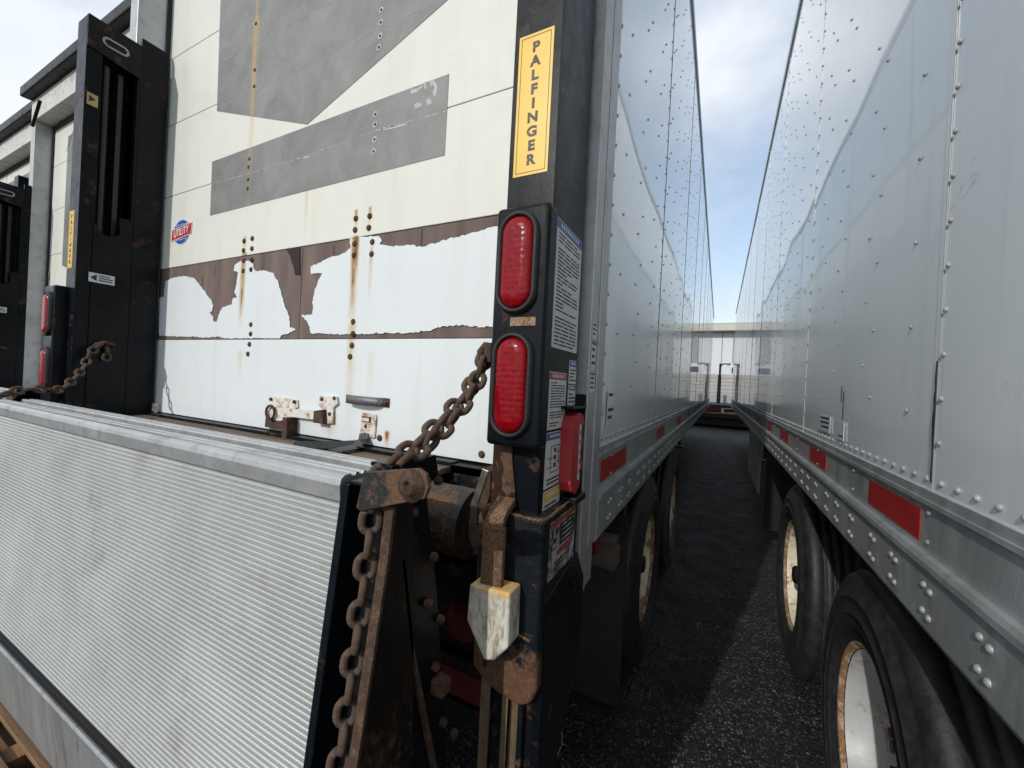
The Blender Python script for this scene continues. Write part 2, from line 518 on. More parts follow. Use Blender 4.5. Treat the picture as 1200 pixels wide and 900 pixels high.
def thing(name, label, cat, loc, group=None):
    o = bpy.data.objects.new(name, None); COL.objects.link(o)
    o.location = loc; o.empty_display_size = .1
    ROOT[o.name] = Vector(loc)
    o['label'] = label; o['category'] = cat
    if group: o['group'] = group
    return o


def tag(o, label, cat, group=None, kind=None):
    if label: o['label'] = label
    if cat: o['category'] = cat
    if group: o['group'] = group
    if kind: o['kind'] = kind
    return o


def copy_tree(o, parent=None):
    c = o.copy(); COL.objects.link(c); c.parent = parent
    ROOT[c.name] = ROOT.get(o.name, Vector())
    for ch in list(o.children): copy_tree(ch, c)
    return c


# ------------------------------------------------------------------ ground
g = MB().add([(-400, -400, 0), (400, -400, 0), (400, 400, 0), (-400, 400, 0)], [(0, 1, 2, 3)]).build('ground', 'asphalt')
g['kind'] = 'structure'

X1, X2 = -.314, .40                       # facing walls of the two trailers beside the lane
DY = 1.17                                 # roll-up door plane of the nearest trailer


def dp(px, py, y=DY):
    v = P(px, py, y=y); return (v.x, v.z)


# ------------------------------------------------------------------ trailers
def side_wall(root, x, sgn, y0, y1, z0, z1, seam0, step, dents=()):
    """x: plane of the skin, sgn: the way it faces"""
    mb = MB()
    ys = [y0]; s = seam0
    while s < y0+.1: s += step
    seams = []
    while s < y1-.1: seams.append(s); s += step
    edges = [y0]+seams+[y1]
    for e0, e1 in zip(edges[:-1], edges[1:]):
        ny = max(2, int((e1-e0)/.12)); nz = 14
        vs = []
        tilt = random.uniform(-.0012, .0012); sh = random.uniform(0, 50)
        for j in range(nz+1):
            for i in range(ny+1):
                yy = e0+(e1-e0)*i/ny+(.0008 if i == 0 else -.0008 if i == ny else 0); zz = z0+(z1-z0)*j/nz
                d = noise.noise(Vector((yy*1.6+sh, zz*1.3, x)))*.0016+noise.noise(Vector((yy*4+sh, zz*2.6, 7)))*.0005
                d += (i/ny-.5)*tilt
                if i in (0, ny) or j in (0, nz): d *= .3
                for (dy, dz, dr, da) in dents:
                    q = ((yy-dy)**2+(zz-dz)**2)/dr**2
                    if q < 4: d += da*math.exp(-q*2)
                vs.append((x+sgn*d, yy, zz))
        fs = [(j*(ny+1)+i, j*(ny+1)+i+1, (j+1)*(ny+1)+i+1, (j+1)*(ny+1)+i) for j in range(nz) for i in range(ny)]
        mb.add(vs, fs, 0, True)
    for k, q in enumerate(seams):        # lap joint: overlapping edge with a dark caulk line
        mb.box(min(x, x+sgn*.0018), max(x, x+sgn*.0018), q+.0025, q+.020, z0, z1, 0)
        mb.box(min(x, x+sgn*.0024), max(x, x+sgn*.0024), q+.0005, q+.0024, z0, z1, 3)
    # rivets: the pattern of the wall
    n = (sgn, 0, 0)

    def riv(y, z, r=.0062): mb.dome((x+sgn*.0006, y, z), n, r, r*.8, 8 if y < 6 else 5, 2, rings=3 if y < 5 else 2)
    for q in seams+[y0+.02]:
        z = z0+.10
        while z < z1-.05:
            riv(q-.016 if q > y0+.03 else q, z); z += .09
        if q+.9 < y1 and q < 13:
            z = z0+.16
            while z < z1-.05:
                riv(q+.15, z, .0055)
                for o_ in (.42, .80, 1.12) if q < 6 else (.42, .80):
                    riv(q+o_, z+.03, .0052); riv(q+o_+.085, z+.13, .0052)
                z += .20
    yy = y0+.03
    while yy < min(y1, 9):
        riv(yy, z0+.022, .0068); yy += .062
    o = mb.build('side_wall', ['side', 'side', 'rivet_wall', 'rail'], root)
    return o, seams


def bottom_rail(root, x, sgn, y0, y1):
    mb = MB()
    def b(a0, a1, z0, z1, mi=0):
        mb.box(min(x+sgn*a0, x+sgn*a1), max(x+sgn*a0, x+sgn*a1), y0, y1, z0, z1, mi)
    b(-.02, .006, 1.372, 1.392)          # top trim
    b(-.02, .009, 1.362, 1.372)
    b(-.02, .001, 1.262, 1.362)          # flat band
    # lower lip and skirt, leaning out a little
    pr = [(-.02, 1.262), (.014, 1.262), (.018, 1.252), (.018, 1.240), (.010, 1.234), (.010, 1.120), (.004, 1.108), (-.012, 1.108), (-.012, 1.20)]
    mb.prism([(x+sgn*p, q) for p, q in pr], 'y', y0+.001, y1-.001)
    y = y0+.14; k = 0
    while y < min(y1, 12):
        n = (sgn, 0, 0)
        for dy in (-.014, .014) if k % 1 == 0 else (0,):
            for z in (1.20, 1.148):
                mb.dome((x+sgn*.010, y+dy, z+dy*.15), n, .0078, .006, 8 if y < 5 else 5, 1, rings=3 if y < 5 else 2)
        if k % 3 == 0:
            for z in (1.345, 1.285): mb.dome((x+sgn*.002, y+.03, z), n, .006, .005, 6, 1, rings=2)
        y += (.175, .15, .20)[k % 3]; k += 1
    return mb.build('bottom_rail', ['rail', 'rivet'], root)


def reflector(root, x, sgn, ya, yb):
    MB().box(min(x+sgn*.0015, x+sgn*.003), max(x+sgn*.0015, x+sgn*.003), ya, yb, 1.278, 1.345).build('reflector_strip', 'redtape', root)


def wheel(root, x, sgn, yc, rim_m, R=.505, zc=.505, K=1.06, deep=False):
    """outer wheel whose outer sidewall lies at x, facing sgn"""
    s = -sgn                               # depth goes inward
    W = .27
    rim = MB()
    pr = [(.012, .292), (.004, .300), (.0, .292), (.004, .284), (.018, .276), (.05, .268), (.085, .262), (.115, .245), (.135, .20), (.14, .165),
          (.132, .150), (.128, .115), (.118, .105)]
    rim.lathe(pr[:5], (x+s*.012, yc, zc), 'x', 56, 3, sign=s, K=K); rim.lathe(pr[4:], (x+s*.012, yc, zc), 'x', 56, sign=s, K=K)
    for k in range(10):
        a = 2*pi*k/10
        rim.tube([(x+s*.150, yc+.1675*cos(a), zc+.1675*sin(a)), (x+s*.115, yc+.1675*cos(a), zc+.1675*sin(a))], .014, 6, 1)
    for k in range(10):                    # hand holes seen as dark ovals
        a = 2*pi*(k+.5)/10
        c = Vector((x+s*.1385, yc+.218*cos(a), zc+.218*sin(a)))
        rim.disc(c, (sgn, .0, 0), .019, 12, 2, .003)
    r = rim.build('wheel', [rim_m, 'rust', 'gasket', 'rim_edge'], root)
    ROOT[r.name] = ROOT[root.name]
    ty = MB()
    pr = [(.03, .275), (.014, .290), (.004, .310), (.001, .312), (-.0035, .330), (-.0065, .331), (-.0075, .345), (-.0095, .365), (-.0120, .366), (-.0125, .372), (-.0105, .373), (-.010, .395), (-.0095, .412), (-.0115, .413), (-.0105, .418), (-.0080, .420), (-.001, .447), (.004, .452), (.006, .458), (.010, .475), (.020, .494), (.034, .5045)]
    x0 = .034; w_ = (W-.068)
    gro = [.04, .078, .118, .158]
    for gq in gro:
        pr += [(x0+gq, R), (x0+gq+.002, R-.011), (x0+gq+.009, R-.011), (x0+gq+.011, R)]
    pr += [(W-.034, R), (W-.012, .485), (W, .44), (W+.004, .38), (W-.01, .29)]
    ty.lathe(pr, (x+s*.0, yc, zc), 'x', 80, sign=s, K=K)
    t = ty.build('tyre', 'rubber', r)
    # inner wheel of the dual pair
    ty = MB(); pr2 = [(a+.33, b) for a, b in pr]
    ty.lathe(pr2, (x, yc, zc), 'x', 48, sign=s, K=K)
    ty.build('inner_tyre', 'rubber', r)
    hb = MB()
    if deep: hb.lathe([(.128, .105), (.110, .098), (.100, .07), (.098, .0001)], (x+s*.012, yc, zc), 'x', 24, sign=s)
    else: hb.lathe([(.118, .105), (.07, .098), (.05, .085), (.045, .055), (.018, .05), (.010, .04), (.008, .0001)], (x+s*.012, yc, zc), 'x', 24, sign=s)
    hb.build('hub', 'black_clean', r)
    return r


def underbody(root, xa, xb, y0, y1, wy):
    """floor, crossmembers and axles"""
    mb = MB()
    mb.box(xa+.02, xb-.02, y0+.02, y1, 1.27, 1.32)
    y = y0+.25
    while y < y1:
        mb.box(xa+.03, xb-.03, y, y+.05, 1.17, 1.268); y += .5
    mb.build('floor_crossmembers', 'dark_in', root)
    mb = MB()
    cx = (xa+xb)/2
    for y in wy:
        mb.tube([(xa+.62, y, .5), (xb-.62, y, .5)], .065, 12)
    for sx in (-.5, .5):
        mb.box(cx+sx-.05, cx+sx+.05, min(wy)-.8, max(wy)+.8, .9, 1.168)
        for y in wy: mb.box(cx+sx-.05, cx+sx+.05, y-.3, y+.1, .57, .898)
    mb.build('axle_bogie', 'dark_in', root)


def landing_gear(root, x, y):
    mb = MB()
    mb.box(x-.055, x+.055, y-.055, y+.055, .35, 1.168)
    mb.box(x-.04, x+.04, y-.04, y+.04, .05, .348)
    mb.box(x-.12, x+.12, y-.12, y+.12, .0, .03)
    mb.build('landing_leg', 'black_rusty', root, .006)


# ================================================================== trailer 1 (nearest, left of the lane)
XL1 = -3.045
t1 = thing('semi_trailer', 'white trailer left of the lane with torn plywood strip across its roll-up door', 'trailer', (-1.68, 1.05, 0))
side_wall(t1, X1, 1, 1.20, 17.2, 1.392, 4.40, 2.35, 1.45)
bottom_rail(t1, X1, 1, 1.20, 17.2)
for a, b_ in ((1.24, 1.62), (2.5, 2.86), (3.8, 4.15), (5.2, 5.55), (6.7, 7.05), (8.3, 8.65), (10, 10.4)): reflector(t1, X1, 1, a, b_)
mb = MB()
mb.box(X1-.06, X1+.012, 1.2, 17.2, 4.402, 4.47)
mb.build('top_rail', 'rail', t1, .006)
mb = MB()
mb.box(XL1+.001, X1-.061, 1.2, 17.2, 4.40, 4.44)
mb.box(XL1, XL1+.03, 1.2, 17.2, 1.15, 4.398)
mb.box(XL1+.031, X1-.061, 17.15, 17.2, 1.15, 4.398)
mb.build('body_shell', 'wall_white', t1)
underbody(t1, XL1, X1, 1.2, 17.2, (2.60, 4.08))
for y in (2.60, 4.08):
    wheel(t1, -.332, 1, y, 'rim'); wheel(t1, XL1+.03, -1, y, 'rim')
landing_gear(t1, -.95, 12.5); landing_gear(t1, -2.8, 12.5)
# rear frame
mb = MB(); mb.box(X1-.075, X1+.004, 1.055, 1.12, 1.0, 4.2); mb.box(X1-.055, X1-.001, 1.121, 1.199, 1.0, 4.2); mb.box(X1-.002, X1+.006, 1.13, 1.20, 1.12, 4.2)
mb.build('rear_post', 'alu', t1, .003)
mb = MB(); mb.box(XL1, -2.955, 1.02, 1.20, 1.0, 4.2)
mb.build('rear_post', 'alu', t1, .003)
mb = MB(); mb.box(XL1, X1, 1.0, 1.20, 4.201, 4.47)
mb.build('rear_header', 'white_frame', t1, .005)
mb = MB(); mb.box(XL1, X1-.08, 1.12, 1.25, 1.12, 1.29)
mb.build('rear_sill', 'black_rusty', t1, .004)
mb = MB(); mb.box(-2.954, -2.943, 1.15, 1.165, 1.295, 4.2)
mb.build('door_seal', 'gasket', t1)

# roll-up door in horizontal sections
OX, OZ = -1.68, 0
ST = [(-2.100, 4.2, 2.50, .014, 2.6), (-2.100, 3.30, 2.10, .034, .6), (-1.66, 2.47, 2.13, .016, .8),
      (-1.341, 2.13, 1.70, .030, 2.2), (-1.250, 2.08, 1.84, .016, 1.2), (-2.110, 2.14, 1.74, .030, 2.2), (-1.337, 1.78, 1.30, .035, .8), (-1.222, 1.66, 1.38, .03, .3), (-2.10, 1.66, 1.45, .035, .4),
      (-1.44, 1.40, 1.29, .05, 1.2), (-1.12, 1.36, 1.29, .02, 1.6), (-1.345, 2.24, 2.12, .016, 1.3), (-1.268, 2.24, 2.12, .014, 1.3), (-2.110, 2.22, 2.12, .016, 1.2)]
MT['decal'] = door_mat('faded_grey_vinyl', (.215, .215, .205), OX, OZ, ST[:2], grey=True)
MT['scrape'] = basic('scraped_paint', (.50, .51, .49), .6, 0, .2, 30)
MT['door_cream'] = door_mat('cream_door_paint', (.68, .68, .615), OX, OZ, ST)
MT['door_white'] = door_mat('white_door_paint', (.67, .71, .72), OX, OZ, ST)
zs = [1.297, 1.716, 2.126, 2.54, 2.955, 3.348, 3.76, 4.19]
for i in range(7):
    a, b_ = zs[i]+.0015, zs[i+1]-.0015
    if i == 1:
        mb = MB()
        cxr = dp(351.5, 350)[0]
        mb.box(-2.95, cxr-.002, DY+.003, DY+.03, a, b_); mb.box(cxr+.0015, -.33, DY+.003, DY+.03, a, b_)
        sec = mb.build('door_section', 'ply', t1); sec['label'] = 'bare plywood door section with torn white skin'
    else:
        mb = MB(); mb.box(-2.95, -.33, DY, DY+.03, a, b_)
        sec = mb.build('door_section', 'door_cream' if i > 1 else 'door_white', t1, .0025)
mb = MB(); mb.box(-2.95, -.33, DY+.031, DY+.034, 1.296, 4.19)
mb.build('door_backing', 'gasket', t1)


def z1(p): return dp(180+p[0]/5, 240+p[1]/5)
def z2(p): return dp(340+p[0]/4.5, 230+p[1]/4.5)
def z3(p): return dp(180+p[0]/2.857, p[1]/2.857)


def rough_edge(pts, amp=.0022, n=4):
    o = []
    for i, p in enumerate(pts):
        q = pts[(i+1) % len(pts)]
        L_ = math.hypot(q[0]-p[0], q[1]-p[1]); k = max(1, min(30, int(L_/.009)))
        for j in range(k):
            t = j/k; x = p[0]+(q[0]-p[0])*t; z = p[1]+(q[1]-p[1])*t
            a = amp if (0 < j) else amp*.3
            o.append((x+random.uniform(-a, a), z+random.uniform(-a, a)))
    return o


A = [(70, 450), (100, 432), (150, 420), (200, 420), (240, 432), (265, 460), (285, 490), (310, 520), (340, 560), (350, 590), (345, 620), (330, 630), (350, 660), (352, 685), (370, 685), (385, 640), (405, 600), (460, 585), (465, 550), (490, 540), (474, 515), (485, 470), (497, 400), (470, 385), (480, 350), (520, 325), (560, 330), (585, 350), (590, 375), (600, 390), (660, 385), (700, 400), (730, 450), (750, 520), (770, 590), (795, 650), (800, 720), (835, 730), (790, 755), (750, 765), (740, 783), (520, 783), (400, 781), (390, 772), (300, 779), (240, 773), (150, 771), (60, 768), (32, 765), (30, 545), (62, 540)]
B = [(110, 370), (160, 350), (220, 320), (290, 300), (320, 270), (315, 225), (350, 215), (470, 212), (485, 235), (470, 255), (520, 262), (580, 262), (650, 255), (668, 268), (720, 262), (800, 235), (900, 210), (1000, 185), (1080, 160), (1140, 150), (1140, 690), (1050, 688), (960, 688), (900, 680), (840, 682), (770, 695), (745, 708), (690, 708), (680, 720), (520, 722), (240, 728), (110, 722), (105, 690), (92, 665), (75, 640), (60, 628), (118, 625), (122, 590), (118, 560), (130, 500), (150, 440), (172, 405), (110, 408)]
for pts, f in ((A, z1), (B, z2)):
    q = rough_edge(rough_edge([f(p) for p in pts], .003), .0014)
    q = [(x, min(max(z, zs[1]+.003), zs[2]+.012)) for x, z in q]
    MB().prism(q, 'y', DY-.0012, DY+.0008).build('torn_skin', 'door_white', t1)
q = [z1(p) for p in ((778, 262), (800, 300), (810, 340), (822, 365), (828, 408), (858, 410), (858, 250))]
MB().prism(q, 'y', DY-.001, DY+.002).build('split_plywood', 'ply_dark', t1)
for x_, za, zb in ((dp(252, 300)[0], 2.04, 2.10), (dp(238, 300)[0], 1.98, 2.05), (dp(392, 270)[0], 2.0, 2.115), (dp(494, 270)[0], 2.03, 2.12)):
    MB().box(x_-.002, x_+.002, DY+.0022, DY+.0028, za, zb).build('plywood_crack', 'ply_dark', t1)

# faded grey shapes left by old lettering
d1 = [(236, -330), (213, 372), (515, 417), (985, 0), (1240, -250), (1340, -330)]
d2 = [(197, 542), (990, 248), (975, 520), (190, 722)]
MB().prism([z3(p) for p in d2], 'y', DY-.0016, DY-.0004).build('faded_graphic', 'decal', t1)
# white flakes where the graphic is scraped through (along the seams and round the bolts)
mb = MB(); mb.prism([z3(p) for p in d1], 'y', DY-.0016, DY-.0004)
fl = [[(862, 302), (885, 296), (905, 282), (903, 296), (880, 312), (862, 316)], [(908, 275), (916, 274), (914, 300), (907, 300)], [(925, 268), (940, 270), (952, 290), (948, 318), (940, 326), (935, 312), (942, 296), (934, 282), (930, 296)],
      [(872, 352), (885, 344), (900, 348), (898, 358), (878, 366)], [(912, 338), (922, 330), (930, 336), (934, 346), (920, 355)], [(744, 436), (790, 424), (850, 414), (848, 420), (800, 432), (742, 442)], [(500, 526), (524, 518), (520, 528), (504, 532)]]
for f in fl: mb.prism(rough_edge([z3(p) for p in f], .001), 'y', DY-.0022, DY-.0017, 1)
for p0, p1, wd in (((222, 212), (600, 10), 2.0), ((218, 362), (760, 95), 2.4), ((760, 95), (940, 15), 3), ((220, 108), (385, 12), 2), ((196, 618), (440, 548), 3.2), ((440, 548), (744, 440), 3.6), ((744, 440), (980, 374), 6)):
    n_ = 60
    for k in range(n_):
        if random.random() < .12: continue
        t0, t1_ = k/n_, (k+random.uniform(.7, 1.05))/n_
        a = (p0[0]+(p1[0]-p0[0])*t0, p0[1]+(p1[1]-p0[1])*t0); b_ = (p0[0]+(p1[0]-p0[0])*t1_, p0[1]+(p1[1]-p0[1])*t1_)
        h = wd*random.uniform(.12, .75)**1.4
        mb.prism([z3((a[0], a[1]-h)), z3((b_[0], b_[1]-h*.6)), z3((b_[0], b_[1]+h*.5)), z3((a[0], a[1]+h*.8))], 'y', DY-.0022, DY-.0017, 1)
mb.build('faded_graphic', ['decal', 'scrape'], t1)

# door bolts
bolts = []
for p in ((532, 213), (529, 268), (530, 328), (528, 388), (580, 198), (578, 257), (575, 322), (573, 380), (572, 702), (571, 757), (563, 817), (554, 874)): bolts.append((z1(p), .0125))
for p in ((348, 118), (344, 178), (341, 252), (338, 312), (421, 105), (416, 167), (435, 242), (431, 305), (334, 662), (333, 726), (327, 787), (317, 846)): bolts.append((z2(p), .0125))
for p in ((764, 35), (762, 77), (760, 122), (756, 160), (744, 384), (743, 418), (741, 468), (738, 508)): bolts.append((z3(p), -.007))
for p in ((344, 80), (340, 235), (338, 290), (322, 533), (319, 560), (318, 602), (316, 632)): bolts.append((z3(p), .009))
for p in ((745, 768), (1081, 822)): bolts.append((dp(180+p[0]/2.811, 240+p[1]/2.811), .013))
for (x_, z_), r_ in bolts:
    mb = MB(); mb.dome((x_, DY-.0018, z_), (0, -1, 0), abs(r_), abs(r_)*.45, 12)
    if r_ < 0: mb.disc((x_, DY-.0018, z_), (0, -1, 0), .0125, 14, 1, .001)
    mb.build('door_bolt', ['rust', 'scrape'], t1)

# logo decal
c = Vector((dp(213, 272)[0], DY-.001, dp(213, 272)[1]))
lx = (dp(224, 270)[0]-dp(202, 276)[0])/2; lz = (dp(213, 258.5)[1]-dp(213, 286)[1])/2


def logo(root, c, lx, lz):
    mb = MB()
    def el(rx, rz, n=32): return [(c.x+rx*cos(2*pi*k/n), c.z+rz*sin(2*pi*k/n)) for k in range(n)]
    mb.prism(el(lx*.92, lz*1.06), 'y', c.y-.0005, c.y, 1)
    mb.prism(el(lx*.86, lz), 'y', c.y-.0010, c.y-.0005, 0)
    for k in (-.5, 0, .5):
        mb.box(c.x+k*lx-.0012, c.x+k*lx+.0012, c.y-.0014, c.y-.001, c.z-lz*.8, c.z+lz*.8, 1)
    for k in (-.62, .62): mb.box(c.x-lx*.6, c.x+lx*.6, c.y-.0014, c.y-.001, c.z+k*lz-.0012, c.z+k*lz+.0012, 1)
    sk = .10
    def band(h, ww): return [(c.x-ww, c.z-h-ww*sk), (c.x+ww, c.z-h+ww*sk), (c.x+ww*1.04, c.z+h+ww*sk), (c.x-ww*.96, c.z+h-ww*sk)]
    mb.prism(band(lz*.50, lx*1.06), 'y', c.y-.0018, c.y-.0014, 1)
    mb.prism(band(lz*.44, lx*1.02), 'y', c.y-.0022, c.y-.0018, 2)
    mb.text('UTILITY', (c.x, c.y-.0022, c.z), (1, 0, sk), (.12, 0, 1), lz*.86, 1, .0006, lx/lz*.52, bold=.0012)
    mb.build('logo_decal', ['blue', 'logo_white', 'logo_red'], root)


logo(t1, c, lx, lz)

# door hardware: latch, pull handle, strap bracket and strap
def hz(px, py): return dp(300+px/6.667, 440+py/6.667)
def hprism(mb, pts, y0, y1, mi=0): mb.prism([hz(*p) for p in pts], 'y', DY-y1, DY-y0, mi)
mb = MB()
hprism(mb, [(128, 165), (140, 160), (335, 190), (340, 245), (320, 262), (140, 255)], .002, .008)
hprism(mb, [(150, 245), (420, 270), (520, 285), (520, 345), (420, 335), (320, 322), (230, 355), (175, 345), (130, 300)], .010, .026)
hprism(mb, [(505, 190), (520, 160), (645, 165), (655, 220), (620, 250), (620, 375), (560, 375), (560, 260), (510, 245)], .002, .012)
hprism(mb, [(100, 400), (110, 300), (140, 255), (160, 300), (240, 360), (300, 320), (330, 325), (325, 490), (235, 485), (240, 420)], .004, .020, 1)
hprism(mb, [(505, 275), (570, 265), (575, 375), (500, 365)], .012, .034, 1)
hprism(mb, [(300, 322), (335, 325), (330, 480), (290, 490)], .020, .055, 1)
x_, z_ = hz(172, 285)
mb.tube([(x_+.03*cos(a), DY-.036, z_+.03*sin(a)) for a in [2*pi*k/16 for k in range(17)]], .006, 8, 1, cap=False)
for p in ((135, 185), (318, 205), (535, 185), (632, 178), (595, 300)):
    x_, z_ = hz(*p); mb.dome((x_, DY-.012, z_), (0, -1, 0), .009, .007, 8, mi=1)
mb.build('door_latch', ['hw_white', 'rust'], t1, .0015)
mb = MB()
a = hz(745, 180); b_ = hz(1045, 215)
zc_ = (a[1]+b_[1])/2; hh = .017
for k in range(14):
    t0, t1_ = k/14, (k+1)/14
    xa, xb = a[0]+(b_[0]-a[0])*t0, a[0]+(b_[0]-a[0])*t1_
    za, zb = a[1]+(b_[1]-a[1])*t0, a[1]+(b_[1]-a[1])*t1_
    def dep(t): return .006 if t > .84 else .006+.034*sin(min(1, max(0, (t+.12)/.96))*pi)**.5
    ya, yb = DY-dep(t0), DY-dep(t1_)
    v = [(xa, ya, za-hh), (xb, yb, zb-hh), (xb, yb, zb+hh), (xa, ya, za+hh), (xa, ya+.004, za-hh), (xb, yb+.004, zb-hh), (xb, yb+.004, zb+hh), (xa, ya+.004, za+hh)]
    mb.add(v, [(0, 1, 2, 3), (4, 7, 6, 5), (0, 4, 5, 1), (3, 2, 6, 7)], 1 if t0 > .82 else 0, True)
mb.dome((b_[0]-.012, DY-.011, b_[1]), (0, -1, 0), .007, .004, 8, mi=1)
mb.build('pull_handle', ['handle', 'rust'], t1)
mb = MB()
hprism(mb, [(835, 300), (850, 290), (940, 302), (950, 315), (938, 480), (925, 490), (830, 470), (822, 455)], .002, .007)
hprism(mb, [(840, 315), (912, 325), (908, 368), (836, 358)], .007, .0085, 1)
hprism(mb, [(845, 325), (900, 332), (898, 360), (842, 352)], .0085, .012)
for p in ((868, 395), (862, 458)):
    x_, z_ = hz(*p); mb.dome((x_, DY-.007, z_), (0, -1, 0), .008, .006, 8, mi=2)
mb.build('strap_bracket', ['hw_white', 'gasket', 'rust'], t1, .001)
mb = MB()
p0 = hz(862, 480)
def strip(path, ww, mi=0):
    for i in range(len(path)-1):
        a, b_ = Vector(path[i]), Vector(path[i+1])
        t = (b_-a).normalized(); s_ = t.cross(Vector((0, -.6, 1))).normalized()*ww
        mb.add([a-s_, a+s_, b_+s_, b_-s_, a-s_+Vector((0, 0, .003)), a+s_+Vector((0, 0, .003)), b_+s_+Vector((0, 0, .003)), b_-s_+Vector((0, 0, .003))],
               [(0, 1, 2, 3), (4, 7, 6, 5), (0, 4, 5, 1), (1, 5, 6, 2), (2, 6, 7, 3), (3, 7, 4, 0)], mi)
strip([(p0[0], DY-.012, p0[1]+.012), (p0[0]+.004, DY-.02, p0[1]-.015), (p0[0]-.01, DY-.05, 1.305), (p0[0]-.10, DY-.13, 1.296), (p0[0]-.2, DY-.17, 1.293)], .022)
strip([(p0[0]+.004, DY-.022, p0[1]-.01), (p0[0]+.03, DY-.08, 1.300), (p0[0]+.01, DY-.17, 1.293)], .024)
mb.build('pull_strap', 'black_clean', t1)
# corner hinge at door foot
mb = MB(); q = P(186, 474, y=DY)
mb.box(q.x-.03, q.x+.02, DY-.02, DY-.002, 1.30, 1.345); mb.tube([(q.x+.02, DY-.02, 1.29), (q.x+.02, DY-.02, 1.35)], .008, 8)
mb.build('door_hinge', 'hw_white', t1, .002)

# rear light bar and mud flap below
mb = MB()
mb.box(-2.9, -.60, 1.16, 1.22, .60, .635); mb.box(-2.9, -.60, 1.16, 1.22, .455, .485); mb.box(-.625, -.60, 1.155, 1.225, .40, 1.118); mb.box(-2.9, -.63, 1.19, 1.215, .4, 1.118)
mb.build('rear_guard', 'black_rusty', t1, .003)
mb = MB(); mb.lathe([(0, .072), (.012, .070), (.016, .06), (.020, .0001)], (-.745, 1.19, .74), 'y', 28, sign=-1)
mb.build('stop_lamp', 'lens_dark', t1)
mb = MB(); mb.box(-.86, -.64, 1.168, 1.188, .49, .59)
mb.build('stop_lamp', 'lens_dark', t1, .008)
mb = MB(); mb.box(-.86, -.345, 1.93, 1.945, .09, .98)
mb.build('mud_flap', 'black_clean', t1, .003)
mb = MB(); mb.box(-.9, -.33, 1.60, 1.66, .93, .985); mb.box(-.9, -.33, 1.60, 1.70, .86, .93)
mb.build('flap_bar', 'plank', t1, .004)
mb = MB(); mb.box(X1-.11, X1-.07, 1.19, 1.21, .93, 1.10)
mb.tube([(X1-.06, 1.4, 1.02), (X1-.035, 1.4, 1.02)], .03, 16)
mb.build('side_marker', ['lens_dark'], t1)


def label_plate(root, x, sgn, ya, yb, za, zb, rows=4, mi=('sticker', 'ink', 'blue'), head=False):
    mb = MB()
    def bx(a0, a1, c0, c1, d0, d1, m): mb.box(min(x+sgn*a0, x+sgn*a1), max(x+sgn*a0, x+sgn*a1), c0, c1, d0, d1, m)
    bx(0, .0012, ya, yb, za, zb, 0)
    h = zb-za; w_ = yb-ya
    top = zb
    if head: bx(.0012, .0016, ya+.001, yb-.001, zb-.14*h, zb-.001, 2); top = zb-.18*h
    for k in range(rows):
        zt = top-(k+.7)*(top-za)/(rows+.6)
        if random.random() < .1: continue
        bx(.0012, .0015, ya+w_*.10, ya+w_*random.uniform(.6, .92), zt, zt+(top-za)/(rows+.6)*.42, 1)
    return mb.build('label_sticker', list(mi), root)


for q in ((1.27, 1.36, 1.45, 1.56),): label_plate(t1, X1+.004, 1, q[0], q[1], q[2], q[3], 4, ('side', 'ink', 'blue'))
label_plate(t1, X1+.0045, 1, 1.062, 1.105, 1.70, 1.745, 3)
label_plate(t1, X1+.0045, 1, 1.062, 1.105, 1.615, 1.695, 3, head=True)
label_plate(t1, X1+.0045, 1, 1.062, 1.108, 1.555, 1.610, 3, head=True)

# ================================================================== trailer right of the lane
t2 = thing('semi_trailer', 'glossy white trailer right of the lane, riveted panels with rusty cream wheels below', 'trailer', (1.72, -.6, 0))
side_wall(t2, X2, -1, -.6, 16.5, 1.392, 4.43, 1.14, 1.45, dents=((1.27, 1.58, .09, -.004), (2.1, 1.7, .05, -.003)))
bottom_rail(t2, X2, -1, -.6, 16.5)
for a, b_ in ((1.185, 1.52), (2.05, 2.38), (3.05, 3.43), (3.96, 4.28), (5.2, 5.6), (6.8, 7.15), (8.3, 8.7), (10, 10.4), (-.3, .1)): reflector(t2, X2, -1, a, b_)
mb = MB(); mb.box(X2-.012, X2+.06, -.6, 16.5, 4.432, 4.50)
mb.build('top_rail', 'rail', t2, .006)
mb = MB()
mb.box(X2+.061, 3.0, -.6, 16.5, 4.43, 4.47); mb.box(2.97, 3.0, -.6, 16.5, 1.15, 4.428); mb.box(X2+.03, 2.968, 16.45, 16.5, 1.15, 4.428); mb.box(X2+.03, 2.968, -.6, -.55, 1.15, 4.428)
mb.build('body_shell', 'wall_white', t2)
underbody(t2, X2, 3.0, -.6, 16.5, (1.66, 2.98))
wheel(t2, .424, -1, 1.58, 'rim_shaded', deep=True); wheel(t2, .424, -1, 2.98, 'rim')
for y in (1.66, 2.98): wheel(t2, 2.96, 1, y, 'rim')
landing_gear(t2, 1.05, 11.5); landing_gear(t2, 2.8, 11.5)
mb = MB(); mb.box(.47, 1.05, 5.0, 5.012, .18, 1.1)
mb.build('mud_flap', 'black_clean', t2, .003)
mb = MB(); mb.box(.452, .475, 5.6, 7.4, .42, 1.107)
mb.build('side_fairing', 'wall_grey', t2, .004)
label_plate(t2, X2-.0045, -1, 2.00, 2.22, 1.435, 1.50, 3, ('side', 'ink', 'blue'))
label_plate(t2, X2-.0045, -1, 1.80, 1.91, 1.425, 1.49, 4, ('side', 'ink', 'blue'))
mb = MB()                                  # caulk torn open at the seams
